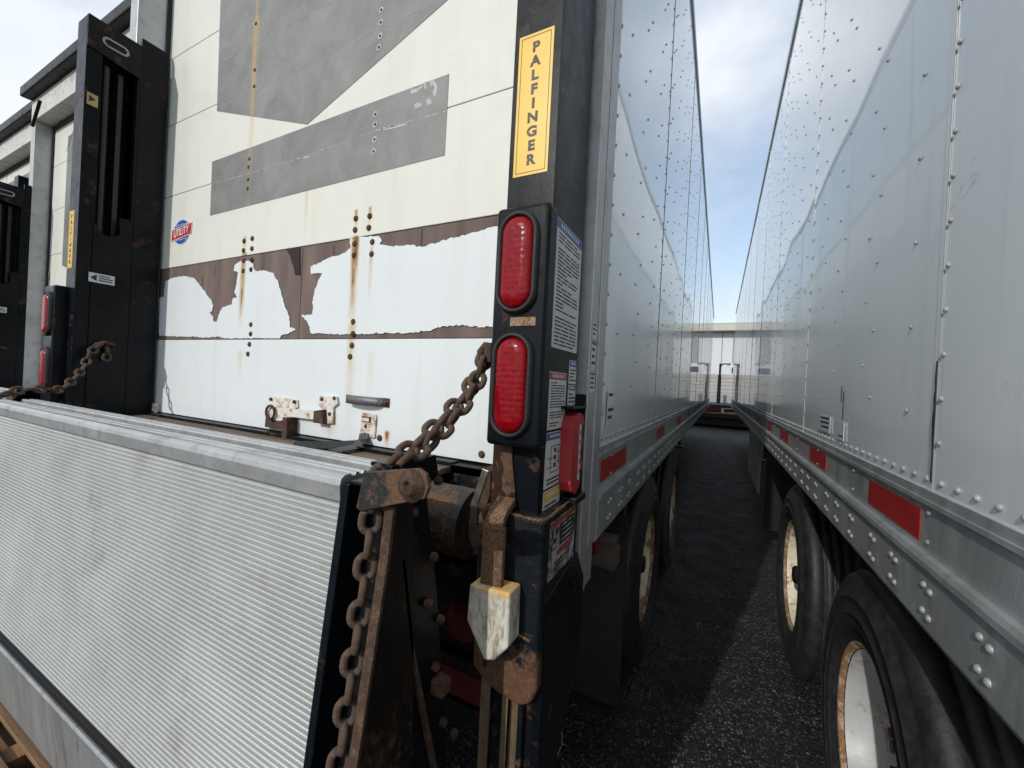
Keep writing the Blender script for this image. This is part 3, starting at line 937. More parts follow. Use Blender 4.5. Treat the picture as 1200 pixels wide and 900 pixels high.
for yy, za, zb in ((1.139, 1.41, 1.66), (1.83, 1.50, 1.60), (1.86, 1.56, 1.62)):
    mb = MB(); pts = []; n_ = 14
    for k in range(n_): pts.append((yy+random.uniform(0, .003)-.002, za+(zb-za)*k/(n_-1)))
    for k in range(n_-1, -1, -1): pts.append((yy+.003+random.uniform(0, .006)*sin(pi*k/(n_-1)), za+(zb-za)*k/(n_-1)))
    mb.prism(pts, 'x', X2-.0052, X2-.0036)
    mb.build('torn_caulk', 'ply_dark', t2)


# ================================================================== trailers beyond, to the left
def far_trailer(label, xr, xl, yf, ztop, glyph=True, name='semi_trailer'):
    t = thing(name, label, 'trailer', ((xr+xl)/2, yf, 0))
    dy = yf+.12
    mb = MB(); mb.box(xl, xl+.10, yf, yf+.2, 1.0, ztop-.29)
    mb.build('rear_post', 'alu', t, .004)
    mb = MB(); mb.box(xr-.10, xr, yf, yf+.2, 1.0, ztop-.29)
    mb.build('rear_post', 'alu', t, .004)
    mb = MB(); mb.box(xl, xr, yf-.002, yf+.2, ztop-.288, ztop-.09)
    mb.build('rear_header', 'white_frame', t, .004)
    mb = MB(); mb.box(xl-.02, xr+.02, yf-.075, yf+.22, ztop-.088, ztop)
    mb.build('roof_rim', 'black_rusty', t, .01)
    mb = MB(); mb.box(xl+.10, xr-.10, yf, yf+.2, 1.12, 1.29)
    mb.build('rear_sill', 'black_rusty', t, .004)
    z = 1.297; i = 0
    while z < ztop-.3:
        z_ = min(z+.413, ztop-.29)
        mb = MB(); mb.box(xl+.13, xr-.13, dy, dy+.03, z+.0015, z_-.0015)
        s_ = mb.build('door_section', 'door_cream' if i > 0 else 'door_white', t, .0025)
        z = z_; i += 1
    mb = MB(); mb.box(xl+.101, xl+.13, dy-.01, dy+.03, 1.297, ztop-.29); mb.box(xr-.13, xr-.101, dy-.01, dy+.03, 1.297, ztop-.29)
    mb.box(xl+.13, xr-.13, dy-.01, dy-.001, ztop-.33, ztop-.29)
    mb.build('door_seal', 'gasket', t)
    # the same faded graphic as on the nearest trailer, lower and narrower on this door
    x0 = xl+.13; zt = ztop-.45
    mb = MB(); mb.prism([(x0+.32, zt), (x0+.32, 2.42), (x0+.78, 2.28), (x0+1.7, 3.1), (x0+2.0, zt)], 'y', dy-.0016, dy-.0004)
    mb.build('faded_graphic', 'decal', t)
    mb = MB(); mb.prism([(x0+.30, 2.08), (x0+1.6, 2.30), (x0+1.58, 1.95), (x0+.29, 1.72)], 'y', dy-.0016, dy-.0004)
    mb.build('faded_graphic', 'decal', t)
    mb = MB()
    mb.box(xr-.03, xr, yf+.2, yf+15.8, 1.15, ztop-.05); mb.box(xl, xl+.03, yf+.2, yf+15.8, 1.15, ztop-.05)
    mb.box(xl+.031, xr-.031, yf+.2, yf+15.8, ztop-.06, ztop-.02); mb.box(xl+.031, xr-.031, yf+15.75, yf+15.8, 1.15, ztop-.061)
    mb.build('body_shell', 'wall_white', t)
    underbody(t, xl, xr, yf+.2, yf+15.8, (yf+1.8, yf+3.2))
    for y in (yf+1.8, yf+3.2):
        wheel(t, xr-.04, 1, y, 'rim'); wheel(t, xl+.04, -1, y, 'rim')
    landing_gear(t, xr-.25, yf+11); landing_gear(t, xl+.25, yf+11)
    return t


b2 = far_trailer('second trailer from the lane, left of the nearest one, dark roof rim over its door', -3.11, -5.76, 1.28, 4.03)
q = P(55, 326, y=1.40)
logo(b2, Vector((q.x, 1.399, q.z)), .075, .07)
b3 = far_trailer('third trailer, at the far left edge, mostly behind its black lift column', -5.95, -8.6, 1.42, 4.08)
mb = MB(); a = P(47, 118, y=1.2); b_ = P(38, 148, y=1.2)
mb.tube([a, b_], .012, 8)
mb.build('header_rod', 'black_rusty', b2)

# ================================================================== tail lift
LIFT_Y = .815
lift = thing('tail_lift', 'black column tail lift with ribbed aluminium platform, behind the nearest trailer', 'tail lift', (-1.68, .8, 0), 'tail lifts on the trailer rears')


def column(side):
    """side=+1: the column next to the lane; -1: its twin on the left"""
    if side > 0: xo, xi = -.338, -.452
    else: xo, xi = -3.03, -2.912
    s = 1 if side > 0 else -1
    lo, hi = min(xo, xi), max(xo, xi)
    top = 3.315
    mb = MB()
    y0, y1 = LIFT_Y, 1.035 if side > 0 else 1.03
    t = .010
    mb.box(lo, hi, y0, y0+t, 1.0, top)                        # front
    mb.box(lo, hi, y1-t, y1, 1.0, top)                        # back
    a, b_ = (xo-t, xo) if side > 0 else (xo, xo+t)
    mb.box(a, b_, y0+t+.0005, y1-t-.0005, 1.0, top)           # outer side
    c_, d_ = (xi, xi+t) if side > 0 else (xi-t, xi)
    mb.box(c_, d_, y0+t+.0005, y0+.062, 1.0, top)             # inner side lips round the slot
    mb.box(c_, d_, y1-.012, y1-t-.0005, 1.0, top)
    mb.box(c_, d_, y0+.0625, y1-.0125, 3.17, top)             # head plate
    mb.box(c_, d_, y0+.0625, y1-.0125, 1.0, 1.62)
    if side < 0:
        # wide flange behind the slot
        mb.box(xi-.012, xi+.001, y1+.001, 1.15, 1.0, 3.36)
    col_ = mb.build('column', 'black', lift, .009 if side > 0 else .006, 3)
    # runner track inside the slot
    mb = MB()
    xm = (xo+xi)/2
    yc = (y0+y1)/2
    mb.tube([(xm+(-s)*.018, yc-.02, 1.02), (xm+(-s)*.018, yc-.02, 3.12)], .018, 12)
    mb.box(xm-.02, xm+.02, yc+.03, yc+.05, 1.02, 3.12)
    tr = mb.build('runner_track', 'black_clean', col_)
    if side < 0:
        # scalloped cover plate and head boss
        mb = MB()
        yy0, yy1 = y0+.056, y1-.006
        pts = [(yy0, 1.3), (yy0, 2.30), (yy0+.006, 2.285)]
        for k in range(9):
            q_ = pi+pi*k/8
            pts.append((yy0+.058+.045*cos(q_), 2.27+.035*sin(q_)))
        pts += [(yy1-.055, 2.335), (yy1-.045, 2.35), (yy1-.012, 2.35), (yy1, 2.33), (yy1, 1.3)]
        mb.prism(pts, 'x', xi+.001, xi+.007)
        mb.build('cover_plate', 'black', lift, .002)
        mb = MB()
        mb.prism([(y0+.001, 3.16), (y1-.001, 3.13), (y1-.001, 3.31), (y0+.001, 3.318)], 'x', xi+.001, xi+.008)
        def stad(r, h):
            p = []
            for k in range(11): q_ = -pi/2+pi*k/10; p.append((yc+h+r*cos(q_), 3.226+r*sin(q_)))
            for k in range(11): q_ = pi/2+pi*k/10; p.append((yc-h+r*cos(q_), 3.226+r*sin(q_)))
            return p
        mb.prism(stad(.024, .030), 'x', xi+.0082, xi+.011, 1); mb.prism(stad(.015, .028), 'x', xi+.0112, xi+.0116, 0)
        mb.build('head_plate', ['black_rusty', 'alu_low'], lift)
    # light box on the front face
    bx0, bx1 = (-.447, -.322) if side > 0 else (-3.110, -2.978)
    mb = MB()
    mb.box(bx0, bx1, .762, y0+(.03 if side < 0 else -.001), 1.435-(.18 if side < 0 else 0), 1.945)
    lb = mb.build('light_box', 'black', lift, .010, 3)
    for zc, zh in (((1.822, .100), (1.565, .104)) if side > 0 else ((1.80, .105), (1.52, .105))):
        cx = (bx0+bx1)/2-.004*s; rw = .040
        def ring(w_, h_, n=14):
            pts = []
            for k in range(n+1): q_ = pi*k/n; pts.append((cx+w_*cos(q_), zc+(h_-w_)+w_*sin(q_)))
            for k in range(n+1): q_ = pi+pi*k/n; pts.append((cx+w_*cos(q_), zc-(h_-w_)+w_*sin(q_)))
            return pts
        mb = MB()
        rings = [ring(rw+.008, zh+.008), ring(rw+.006, zh+.006), ring(rw-.001, zh-.001), ring(rw-.004, zh-.004)]
        ysx = [.7618, .750, .747, .757]
        n_ = len(rings[0]); vs = []
        for r_, yq in zip(rings, ysx): vs += [(p[0], yq, p[1]) for p in r_]
        fs = [(i*n_+k, i*n_+(k+1) % n_, (i+1)*n_+(k+1) % n_, (i+1)*n_+k) for i in range(3) for k in range(n_)]
        mb.add(vs, fs, 0, True)
        gk = mb.build('lamp_gasket', 'gasket', lb)
        mb = MB()
        rr = [ring(rw-.003, zh-.003), ring(rw-.006, zh-.006), ring(rw-.012, zh-.012), ring(rw-.026, zh-.026)]
        yq_ = [.758, .750, .7455, .7435]; vs = []
        for r_, yq in zip(rr, yq_): vs += [(p[0], yq, p[1]) for p in r_]
        fs = [(i*n_+k, i*n_+(k+1) % n_, (i+1)*n_+(k+1) % n_, (i+1)*n_+k) for i in range(3) for k in range(n_)]
        mb.add(vs, fs, 0, True); mb.add(vs[3*n_:], [tuple(range(n_))], 0, True)
        mb.build('tail_lamp', 'lens', lb)
    if side > 0:
        mb = MB(); q0 = P(598, 371, y=.76); q1 = P(627, 383, y=.76)
        mb.box(q0.x, q1.x, .7605, .7618, 1.690, 1.708)
        mb.build('rusty_plaque', 'plaque', lb)
    return col_


def brand_sticker(xa, xb, y, za, zb):
    mb = MB()
    mb.box(xa, xb, y-.0008, y, za, zb, 0)
    e = .006; t = .0014
    for (a, b_, c_, d_) in ((xa+e, xb-e, za+e, za+e+t), (xa+e, xb-e, zb-e-t, zb-e), (xa+e, xa+e+t, za+e+t, zb-e-t), (xb-e-t, xb-e, za+e+t, zb-e-t)):
        mb.box(a, b_, y-.0011, y-.0008, c_, d_, 1)
    n = 9; pitch = (zb-za-.034)/n
    for k, ch in enumerate('PALFINGER'):
        zc = zb-.017-pitch*(k+.5)
        mb.text(ch, ((xa+xb)/2, y-.0009, zc), (1, 0, 0), (0, 0, 1), pitch*.98, 1, .0005, 1.1, bold=.0013)
        # stencil bridge
        if ch in 'PAFNGER': mb.box((xa+xb)/2-.0075, (xa+xb)/2-.0060, y-.0017, y-.0015, zc-pitch*.02, zc+pitch*.06, 0)
    return mb.build('maker_sticker', ['yellow', 'ink'], lift)


column(1)
lcol = column(-1)
brand_sticker(-.440, -.356, LIFT_Y, 2.035, 2.352)
q0 = P(90, 245, y=LIFT_Y).z; q1 = P(82, 314, y=LIFT_Y).z
brand_sticker(-3.022, -2.96, LIFT_Y, q1, q0)
# arrow sticker and small yellow one on the left column
mb = MB(); xx = -2.9045
a = P(104, 318, x=xx); b_ = P(134, 336, x=xx)
mb.box(xx, xx+.0008, a.y, b_.y, b_.z+.005, a.z-.002, 0)
h_ = a.z-b_.z-.007; w_ = b_.y-a.y
mb.prism([(a.y+.006, b_.z+.005+h_*.5), (a.y+w_*.30, b_.z+.005+h_*.85), (a.y+w_*.30, b_.z+.005+h_*.15)], 'x', xx+.0008, xx+.0013, 1)
for k in range(3): mb.box(xx+.0008, xx+.0012, a.y+w_*.38, a.y+w_*(.92-.1*(k == 2)), b_.z+.005+h_*(.22+.24*k), b_.z+.005+h_*(.34+.24*k), 1)
mb.build('arrow_sticker', ['sticker', 'ink'], lift)
mb = MB(); xx = -2.911; a = P(104, 108, x=xx); mb.box(xx, xx+.0008, .825, .866, a.z-.06, a.z, 0)
mb.prism([(.832, a.z-.01), (.858, a.z-.025), (.832, a.z-.045)], 'x', xx+.0008, xx+.0013, 1)
mb.build('arrow_sticker', ['yellow_old', 'ink'], lift)

# stickers on the outer side of the right column
def stk(ya, yb, za, zb, head, hm, rows, x=-.3378, slant=0., extra=None, body='sticker', seed=1):
    rnd = random.Random(seed)
    mb = MB()
    def quad(a0, a1, c0, c1, m, lift_):
        def zz(y, z): return z+slant*(y-ya)
        v = [(x+lift_, a0, zz(a0, c0)), (x+lift_, a1, zz(a1, c0)), (x+lift_, a1, zz(a1, c1)), (x+lift_, a0, zz(a0, c1)),
             (x, a0, zz(a0, c0)), (x, a1, zz(a1, c0)), (x, a1, zz(a1, c1)), (x, a0, zz(a0, c1))]
        mb.add(v, [(0, 1, 2, 3), (0, 4, 5, 1), (1, 5, 6, 2), (2, 6, 7, 3), (3, 7, 4, 0)], m)
    quad(ya, yb, za, zb, 0, .0010)
    h = zb-za; w_ = yb-ya; top = zb
    if head:
        quad(ya+.002, yb-.002, zb-head*h, zb-.002, 2, .0014); top = zb-head*h-.004
        for k in range(9): quad(ya+w_*(.16+.08*k), ya+w_*(.205+.08*k), zb-head*h*.72, zb-head*h*.30, 0, .0017)
    ph = (top-za-.006)/max(1, rows)
    for k in range(rows):
        if rnd.random() < .09: continue
        zz_ = top-ph*(k+.8); a0 = ya+w_*.10
        while a0 < yb-w_*.16:
            a1 = min(a0+w_*rnd.uniform(.12, .34), yb-w_*.08)
            quad(a0, a1, zz_, zz_+ph*.42, 1, .0014)
            a0 = a1+w_*.035
            if rnd.random() < .12: break
    if extra: extra(quad, ya, yb, za, zb)
    return mb.build('warning_sticker', [body, 'ink', hm], lift)


stk(.838, 1.022, 1.655, 1.945, .075, 'blue', 30, seed=3)
stk(.842, .955, 1.468, 1.600, .13, 'redink', 17, seed=4)
stk(.972, 1.028, 1.575, 1.635, .26, 'blue', 4, seed=5)
stk(.972, 1.028, 1.520, 1.572, .26, 'blue', 3, seed=6)


def diagram(quad, ya, yb, za, zb):
    w_ = yb-ya; h = zb-za
    for k in range(3): quad(ya+w_*.46, ya+w_*.58, za+h*(.34+.14*k), za+h*(.42+.14*k), 1, .0015)
    for (a, b_, c_, d_) in ((.28, .30, .25, .75), (.28, .75, .73, .745), (.73, .75, .25, .75), (.28, .75, .25, .265), (.12, .40, .52, .535), (.60, .9, .60, .615), (.60, .9, .42, .435), (.12, .4, .35, .365)):
        quad(ya+w_*a, ya+w_*b_, za+h*c_, za+h*d_, 1, .0014)
    for k in range(2): quad(ya+w_*.12, ya+w_*.88, za+h*(.06+.07*k), za+h*(.09+.07*k), 1, .0014)


stk(.842, .955, 1.335, 1.462, .14, 'blue', 0, extra=diagram, seed=7)
stk(.842, .948, 1.262, 1.330, .36, 'yellow', 3, seed=8)

# red case in its bracket on the column
case = MB()
pts = [(.945, 1.315), (.935, 1.335), (.932, 1.47), (.945, 1.497), (.975, 1.505), (1.005, 1.500), (1.022, 1.480), (1.028, 1.42), (1.026, 1.36), (1.008, 1.318), (.975, 1.303)]
case.prism(pts, 'x', -.3365, -.306)
for zq in (1.34, 1.40, 1.455):
    case.prism([(1.002, zq-.018), (1.020, zq-.016), (1.020, zq+.016), (1.002, zq+.022)], 'x', -.3059, -.3052, 2)
case.box(-.3059, -.3048, .985, .998, 1.335, 1.475, 1)
for k in range(5): case.box(-.3048, -.3046, .988, .995, 1.352+.024*k, 1.364+.024*k, 2)
co = case.build('plastic_case', ['redplastic', 'sticker', 'ink'], None, .004, 3)
tag(co, 'red plastic case with white label strip, held beside the warning stickers of the lift column', 'case')
mb = MB()
mb.box(-.337, -.305, .925, 1.034, 1.513, 1.521); mb.box(-.337, -.296, .955, 1.034, 1.281, 1.297); mb.box(-.337, -.31, 1.034, 1.042, 1.27, 1.55)
mb.build('case_bracket', 'black_rusty', lift, .002)

# sleeve round the foot of the right column
SX0, SX1, SY = -.476, -.312, .793
mb = MB()
mb.prism([(SX0, 1.262), (SX0+.012, 1.292), (SX1-.02, 1.288), (SX1, 1.288), (SX1, .925), (SX1-.012, .893), (SX1-.04, .878), (-.405, .888), (-.440, .900), (-.452, .912), (SX0+.004, .925)], 'y', SY, 1.03)
mb.build('foot_sleeve', 'sleeve', lift, .011, 4)
mb = MB()
pts = [(.82, 1.10), (1.03, 1.14), (1.10, 1.05), (1.10, .86), (1.02, .74), (.96, .70), (.82, .70)]
mb.prism(pts, 'x', -.330, -.3085)
mb.tube([(-.3085, .99, 1.075), (-.300, .99, 1.075)], .010, 6)
mb.build('side_plate', 'black', lift, .003)
mb = MB()
for xa_, xb_ in ((-.448, -.424), (-.392, -.382), (-.356, -.344)): mb.box(xa_, xb_, .805, .82, .3, .93)
mb.box(-.448, -.325, .8205, .835, .3, .93); mb.box(-.448, -.436, .8355, 1.0, .3, .93); mb.box(-.337, -.325, .8355, 1.0, .3, .93)
mb.build('lower_track', 'black_rusty', lift, .002)
mb = MB(); mb.box(-.449, -.425, .8035, .8048, .3, .925)
mb.build('track_wear_face', 'dusty', lift)
mb = MB(); mb.box(-.381, -.362, .8190, .8203, .3, .925); mb.box(-.394, -.380, .8035, .8048, .3, .925)
mb.build('track_wear_face', 'dusty', lift)
# rusted lip round the upper edge of the sleeve, its slots, the raised plate above it
mb = MB()
path = [Vector((-.425, SY+.002, 1.290)), Vector((-.39, SY+.0, 1.287)), Vector((-.35, SY, 1.284)), Vector((SX1-.012, SY+.001, 1.284)), Vector((SX1-.002, SY+.012, 1.285)), Vector((SX1+.001, .86, 1.287)), Vector((SX1, .95, 1.289)), Vector((SX1-.001, 1.025, 1.290))]
fine = []
for p, q in zip(path[:-1], path[1:]):
    for k in range(6): fine.append(p.lerp(q, k/6)+Vector((0, random.uniform(-.001, .001), random.uniform(-.0015, .0015))))
fine.append(path[-1])
mb.tube(fine, [random.uniform(.0022, .0042) for _ in fine], 8)
mb.build('worn_edge', 'pitted', lift)
mb = MB(); mb.box(-.352, -.324, SY-.0012, SY+.001, 1.028, 1.042)
mb.build('sleeve_slot', 'gasket', lift, .005)
mb = MB(); mb.tube([(-.362, SY-.001, 1.012+.022), (-.330, SY-.001, 1.008+.020)], .0035, 8)
mb.build('worn_edge', 'pitted', lift)
mb = MB(); mb.box(-.442, -.431, SY-.0012, SY+.001, .935, .955)
mb.build('sleeve_slot', 'gasket', lift)
mb = MB(); mb.prism([(-.4515, 1.292), (-.4515, 1.43), (-.405, 1.43), (-.400, 1.38), (-.392, 1.335), (-.386, 1.292)], 'y', .8075, .8148)
mb.build('column_overlay', 'sleeve', lift, .002)
def worn(quad, ya, yb, za, zb):
    w_ = yb-ya; h = zb-za
    quad(ya+w_*.02, yb-w_*.02, zb-h*.10, zb-.001, 2, .0015)
    quad(ya+w_*.36, yb-w_*.03, za+h*.48, zb-h*.13, 1, .0014)
    for k in range(4): quad(ya+w_*.42, yb-w_*.10, za+h*(.53+.09*k), za+h*(.56+.09*k), 0, .0017)
    quad(ya+w_*.30, yb-w_*.10, za+h*.33, za+h*.43, 2, .0015)
    for (a, b_, c_, d_) in ((.03, .09, .52, .60), (.12, .25, .60, .68), (.06, .12, .70, .86), (.20, .27, .72, .84), (.03, .3, .49, .51), (.2, .8, .20, .23), (.2, .7, .12, .15)):
        quad(ya+w_*a, ya+w_*b_, za+h*c_, za+h*d_, 1, .0015)
stk(.826, .998, 1.142, 1.270, 0, 'redink', 0, x=-.3115, extra=worn, seed=9, body='sticker_worn')

# hanging bar and white wear block
mb = MB()
mb.box(-.434, -.383, .748, .762, 1.10, 1.268)
mb.prism([(.762, 1.268), (.748, 1.268), (.752, 1.284), (.768, 1.300), (.806, 1.318), (.8065, 1.300), (.775, 1.286)], 'x', -.430, -.387)
mb.build('hanger_bar', 'pitted', lift, .0025)
mb = MB()
pts = [(-.452, 1.140), (-.356, 1.146), (-.354, 1.036), (-.385, 1.000), (-.408, .992), (-.455, 1.062)]
mb.prism(pts, 'y', .735, .790)
mb.build('wear_block', 'plaster', lift, .006, 3)

# dark plate under the sleeve wearing rust
# platform -------------------------------------------------------------
XA, XB = -2.66, -.573
def py_(z): return .5-.11*(1.385-z)       # the folded platform leans a little
mb = MB()
prof = []
top, bot = 1.345, .705
n_ = 62; ph = (top-bot)/n_
for k in range(n_):
    z = top-ph*k
    for dz, dy in ((0, .0045), (.14, .0045), (.22, .0012), (.38, 0), (.66, 0), (.86, .0016), (.93, .0045)):
        zz = z-ph*dz; prof.append((zz, py_(zz)+dy))
prof.append((bot, py_(bot)+.0045))
vs = [(x, y, z) for x in (XA, XB) for z, y in prof]
m_ = len(prof)
mb.add(vs, [(i, i+1, m_+i+1, m_+i) for i in range(m_-1)])
mb.box(XA, XB, .497, .51, 1.338, 1.3458)
mb.box(XA, XB, .53, .555, .72, 1.34)
mb.build('platform_deck', 'alu_rib', lift)
mb = MB()
pr = [(.503, 1.346), (.4945, 1.350), (.4915, 1.378), (.494, 1.389), (.502, 1.395), (.516, 1.396), (.518, 1.391), (.524, 1.391), (.526, 1.396), (.534, 1.396), (.536, 1.391), (.542, 1.391), (.544, 1.396), (.552, 1.395), (.556, 1.385), (.556, 1.346)]
mb.prism(pr, 'x', XA, XB)
mb.build('platform_nose', 'alu', lift, .001)
mb = MB()
pr = [(.598, 1.32), (.598, 1.390), (.601, 1.394), (.611, 1.394), (.613, 1.390), (.618, 1.390), (.620, 1.394), (.630, 1.394), (.632, 1.390), (.637, 1.390), (.639, 1.393), (.645, 1.390), (.645, 1.32)]
mb.prism(pr, 'x', XA+.01, -.575)
mb.box(XA+.02, -.61, .60, .64, .75, 1.319)
mb.build('flap_rail', 'alu', lift, .001)
mb = MB()                                    # hinge line and lower smooth lip
yb_ = py_(.70)
pr = [(yb_+.003, .7035), (yb_+.003, .697), (yb_+.012, .695), (yb_+.012, .690), (yb_+.004, .688), (yb_+.004, .681), (yb_+.012, .679), (yb_+.012, .672), (yb_+.002, .670), (yb_+.03, .668), (yb_+.03, .7035)]
mb.prism(pr, 'x', XA, XB-.01)
mb.build('platform_hinge', 'gasket', lift)
mb = MB()
pr = [(yb_+.028, .668), (yb_-.002, .668), (yb_-.006, .662), (yb_-.004, .655), (yb_+.000, .652), (yb_+.022, .445), (yb_+.034, .445), (yb_+.034, .660)]
mb.prism(pr, 'x', XA, XB-.01)
mb.build('platform_lip', 'alu_low', lift, .0015)
# end channel of the platform with its recess
mb = MB()
def lean(x0, x1, d0, d1, za, zb, mi=0):
    v = []
    for x in (x0, x1):
        for z in (za, zb):
            for d in (d0, d1): v.append((x, py_(z)+d, z))
    mb.add(v, [(0, 2, 3, 1), (4, 5, 7, 6), (0, 1, 5, 4), (2, 6, 7, 3), (0, 4, 6, 2), (1, 3, 7, 5)], mi)
lean(XB+.0008, XB+.018, -.004, .06, .45, 1.383)
lean(XB+.0185, XB+.100, .052, .064, .45, 1.378, 1)
lean(XB+.0185, -.4765, -.004, .0515, 1.3835, 1.3895)
mb.build('end_channel', ['black', 'black_rusty'], lift, .002)
# arm plates
mb = MB()
pl = [P(*p, x=-.463) for p in ((455, 628), (428, 820), (416, 900))]
pts = [(.500, 1.36), (.493, 1.28), (.449, .981), (.40, .62), (.38, .42), (.45, .35), (.62, .35), (.60, .60), (.585, .90), (.565, 1.20), (.548, 1.36)]
mb.prism(pts, 'x', -.470, -.460)
mb.prism([(.4985, 1.36), (.4915, 1.28), (.4475, .981), (.3985, .62), (.3785, .42), (.384, .42), (.404, .62), (.453, .981), (.498, 1.28), (.505, 1.36)], 'x', -.474, -.456, 1)
mb.build('arm_plate', ['arm', 'rust'], lift)
mb = MB()
pts = [(.506, 1.424), (.622, 1.427), (.632, 1.395), (.630, 1.385), (.606, 1.376), (.600, 1.36), (.618, 1.28), (.65, 1.145), (.715, .76), (.77, .40), (.56, .40), (.560, .80), (.530, 1.20), (.50, 1.36)]
mb.prism(pts, 'x', -.478, -.4705)
mb.box(-.520, -.4785, .508, .62, 1.418, 1.425)
for a, b_ in (((.570, 1.20), (.60, .80)),):
    pass
mb.build('arm_plate', 'black', lift, .001)
mb = MB()
mb.prism([(.538, 1.263), (.575, 1.09), (.665, .803), (.70, .60), (.692, .60), (.655, .803), (.565, 1.09), (.530, 1.263)], 'x', -.4703, -.4600)
mb.build('arm_weld', 'rust', lift, .001)
for p in ((506, 652), (499, 706), (514, 725), (508, 780), (517, 845), (530, 858), (482, 600), (511, 563)):
    q = P(*p, x=-.4695); mb = MB(); mb.tube([(-.4695, q.y, q.z), (-.459, q.y, q.z)], .0085, 6, sm=False); mb.dome((-.459, q.y, q.z), (1, 0, 0), .006, .004, 8)
    mb.build('arm_bolt', 'rust', lift)
q = P(512, 800, x=-.465); mb = MB(); mb.box(-.4700, -.44, q.y-.016, q.y+.014, q.z-.014, q.z+.014)
mb.build('stop_block', 'rust', lift, .003)
# chain bracket with its bolt, facing the camera
mb = MB()
q = [P(*p, y=.482) for p in ((426, 553), (490, 549), (499, 556), (502, 572), (497, 585), (455, 593), (422, 600), (417, 595))]
mb.prism([(v.x, v.z) for v in q], 'y', .482, .490)
br = mb.build('chain_bracket', 'bracket', lift, .002)
q = P(482, 569, y=.482)
mb = MB(); mb.lathe([(0, .026), (.001, .026), (.0015, .0195), (.0035, .019), (.0035, .0145), (.010, .013), (.011, .009), (.004, .008), (.004, .0001)], (q.x, .482, q.z), 'y', 18, sign=-1)
mb.tube([(q.x, .482, q.z), (q.x, .52, q.z)], .008, 8)
mb.build('bracket_bolt', 'rust', br)
# bed extension planks
mb = MB()
for i, (a, b_) in enumerate(((.66, .79), (.795, .92), (.925, 1.05), (1.055, 1.118))):
    mb.box(-2.90, -.78, a, b_, 1.262, 1.282+.002*(i % 2))
mb.build('bed_plank', 'plank', lift, .003)
mb = MB(); mb.box(-2.9, -.78, 1.119, 1.16, 1.291, 1.296); mb.box(-2.9, -.47, 1.12, 1.135, 1.262, 1.2895)
mb.build('bed_edge', 'black_rusty', lift, .001)
mb = MB(); mb.tube([(-2.9, .985, 1.165), (-.60, .985, 1.165)], .096, 32)
mb.build('torque_tube', 'tube_rust', lift)
mb = MB(); mb.box(-2.9, -.60, .93, .99, 1.035, 1.060)
mb.build('tube_rest', 'black_rusty', lift, .003)
mb = MB()
q = [P(*p, y=.90) for p in ((566, 548), (575, 552), (574, 580), (562, 618), (563, 642), (566, 655), (556, 650), (549, 630), (549, 612), (557, 585))]
mb.prism([(v.x, v.z) for v in q], 'y', .90, .96)
mb.build('hook_bracket', 'rust', lift, .002)
mb = MB()
q = [P(*p, y=.8985) for p in ((566, 549), (573, 552), (560, 590), (559, 613), (551, 613), (552, 590))]
mb.prism([(v.x, v.z) for v in q], 'y', .896, .899)
mb.build('hook_edge', 'bright_steel', lift, .001)
# chain anchors
mb = MB(); q = P(572, 414, y=.80)
mb.tube([(-.455, .79, q.z+.012), (-.475, .79, q.z+.016), (-.488, .792, q.z+.002), (-.484, .795, q.z-.014), (-.455, .80, q.z-.018)], .010, 8)
mb.box(-.470, -.452, .775, .81, q.z-.022, q.z+.022)
mb.build('chain_anchor', 'rust', lift, .002)
anc = P(122, 404, x=-2.895)
mb = MB(); mb.tube([(-2.905, anc.y+.04, anc.z), (-2.88, anc.y+.03, anc.z+.004), (-2.875, anc.y-.005, anc.z+.012), (-2.885, anc.y-.03, anc.z), (-2.905, anc.y-.035, anc.z-.01)], .010, 8)
mb.build('chain_anchor', 'rust', lift, .001)

# ------------------------------------------------------------------ chains
def link_mesh(pitch, wire, width):
    mb = MB(); path = []
    r = width/2-wire; h = pitch/2+wire-r-wire/1.0
    h = max(.001, pitch/2+wire-(r+wire)+.0)
    n = 8
    for k in range(n+1): q_ = pi*k/n; path.append(Vector((r*cos(q_), 0, h+r*sin(q_))))
    for k in range(n+1): q_ = pi+pi*k/n; path.append(Vector((r*cos(q_), 0, -h+r*sin(q_))))
    path = path+[path[0], path[1]]
    vs = []; fs = []; m = 8; N = len(path)-2
    for i in range(N):
        p = path[i]; t = (path[(i+1) % N]-path[(i-1) % N]).normalized(); b = Vector((0, 1, 0)); a = t.cross(b)
        for k in range(m): q_ = 2*pi*k/m; vs.append(p+(a*cos(q_)+b*sin(q_))*wire)
    for i in range(N):
        j = (i+1) % N
        for k in range(m): fs.append((i*m+k, i*m+(k+1) % m, j*m+(k+1) % m, j*m+k))
    mb.add(vs, fs, 0, True)
    me = bpy.data.meshes.new('chain_link'); me.from_pydata([tuple(v) for v in mb.v], [], mb.f)
    for p in me.polygons: p.use_smooth = True
    me.materials.append(MT['chain'])
    return me


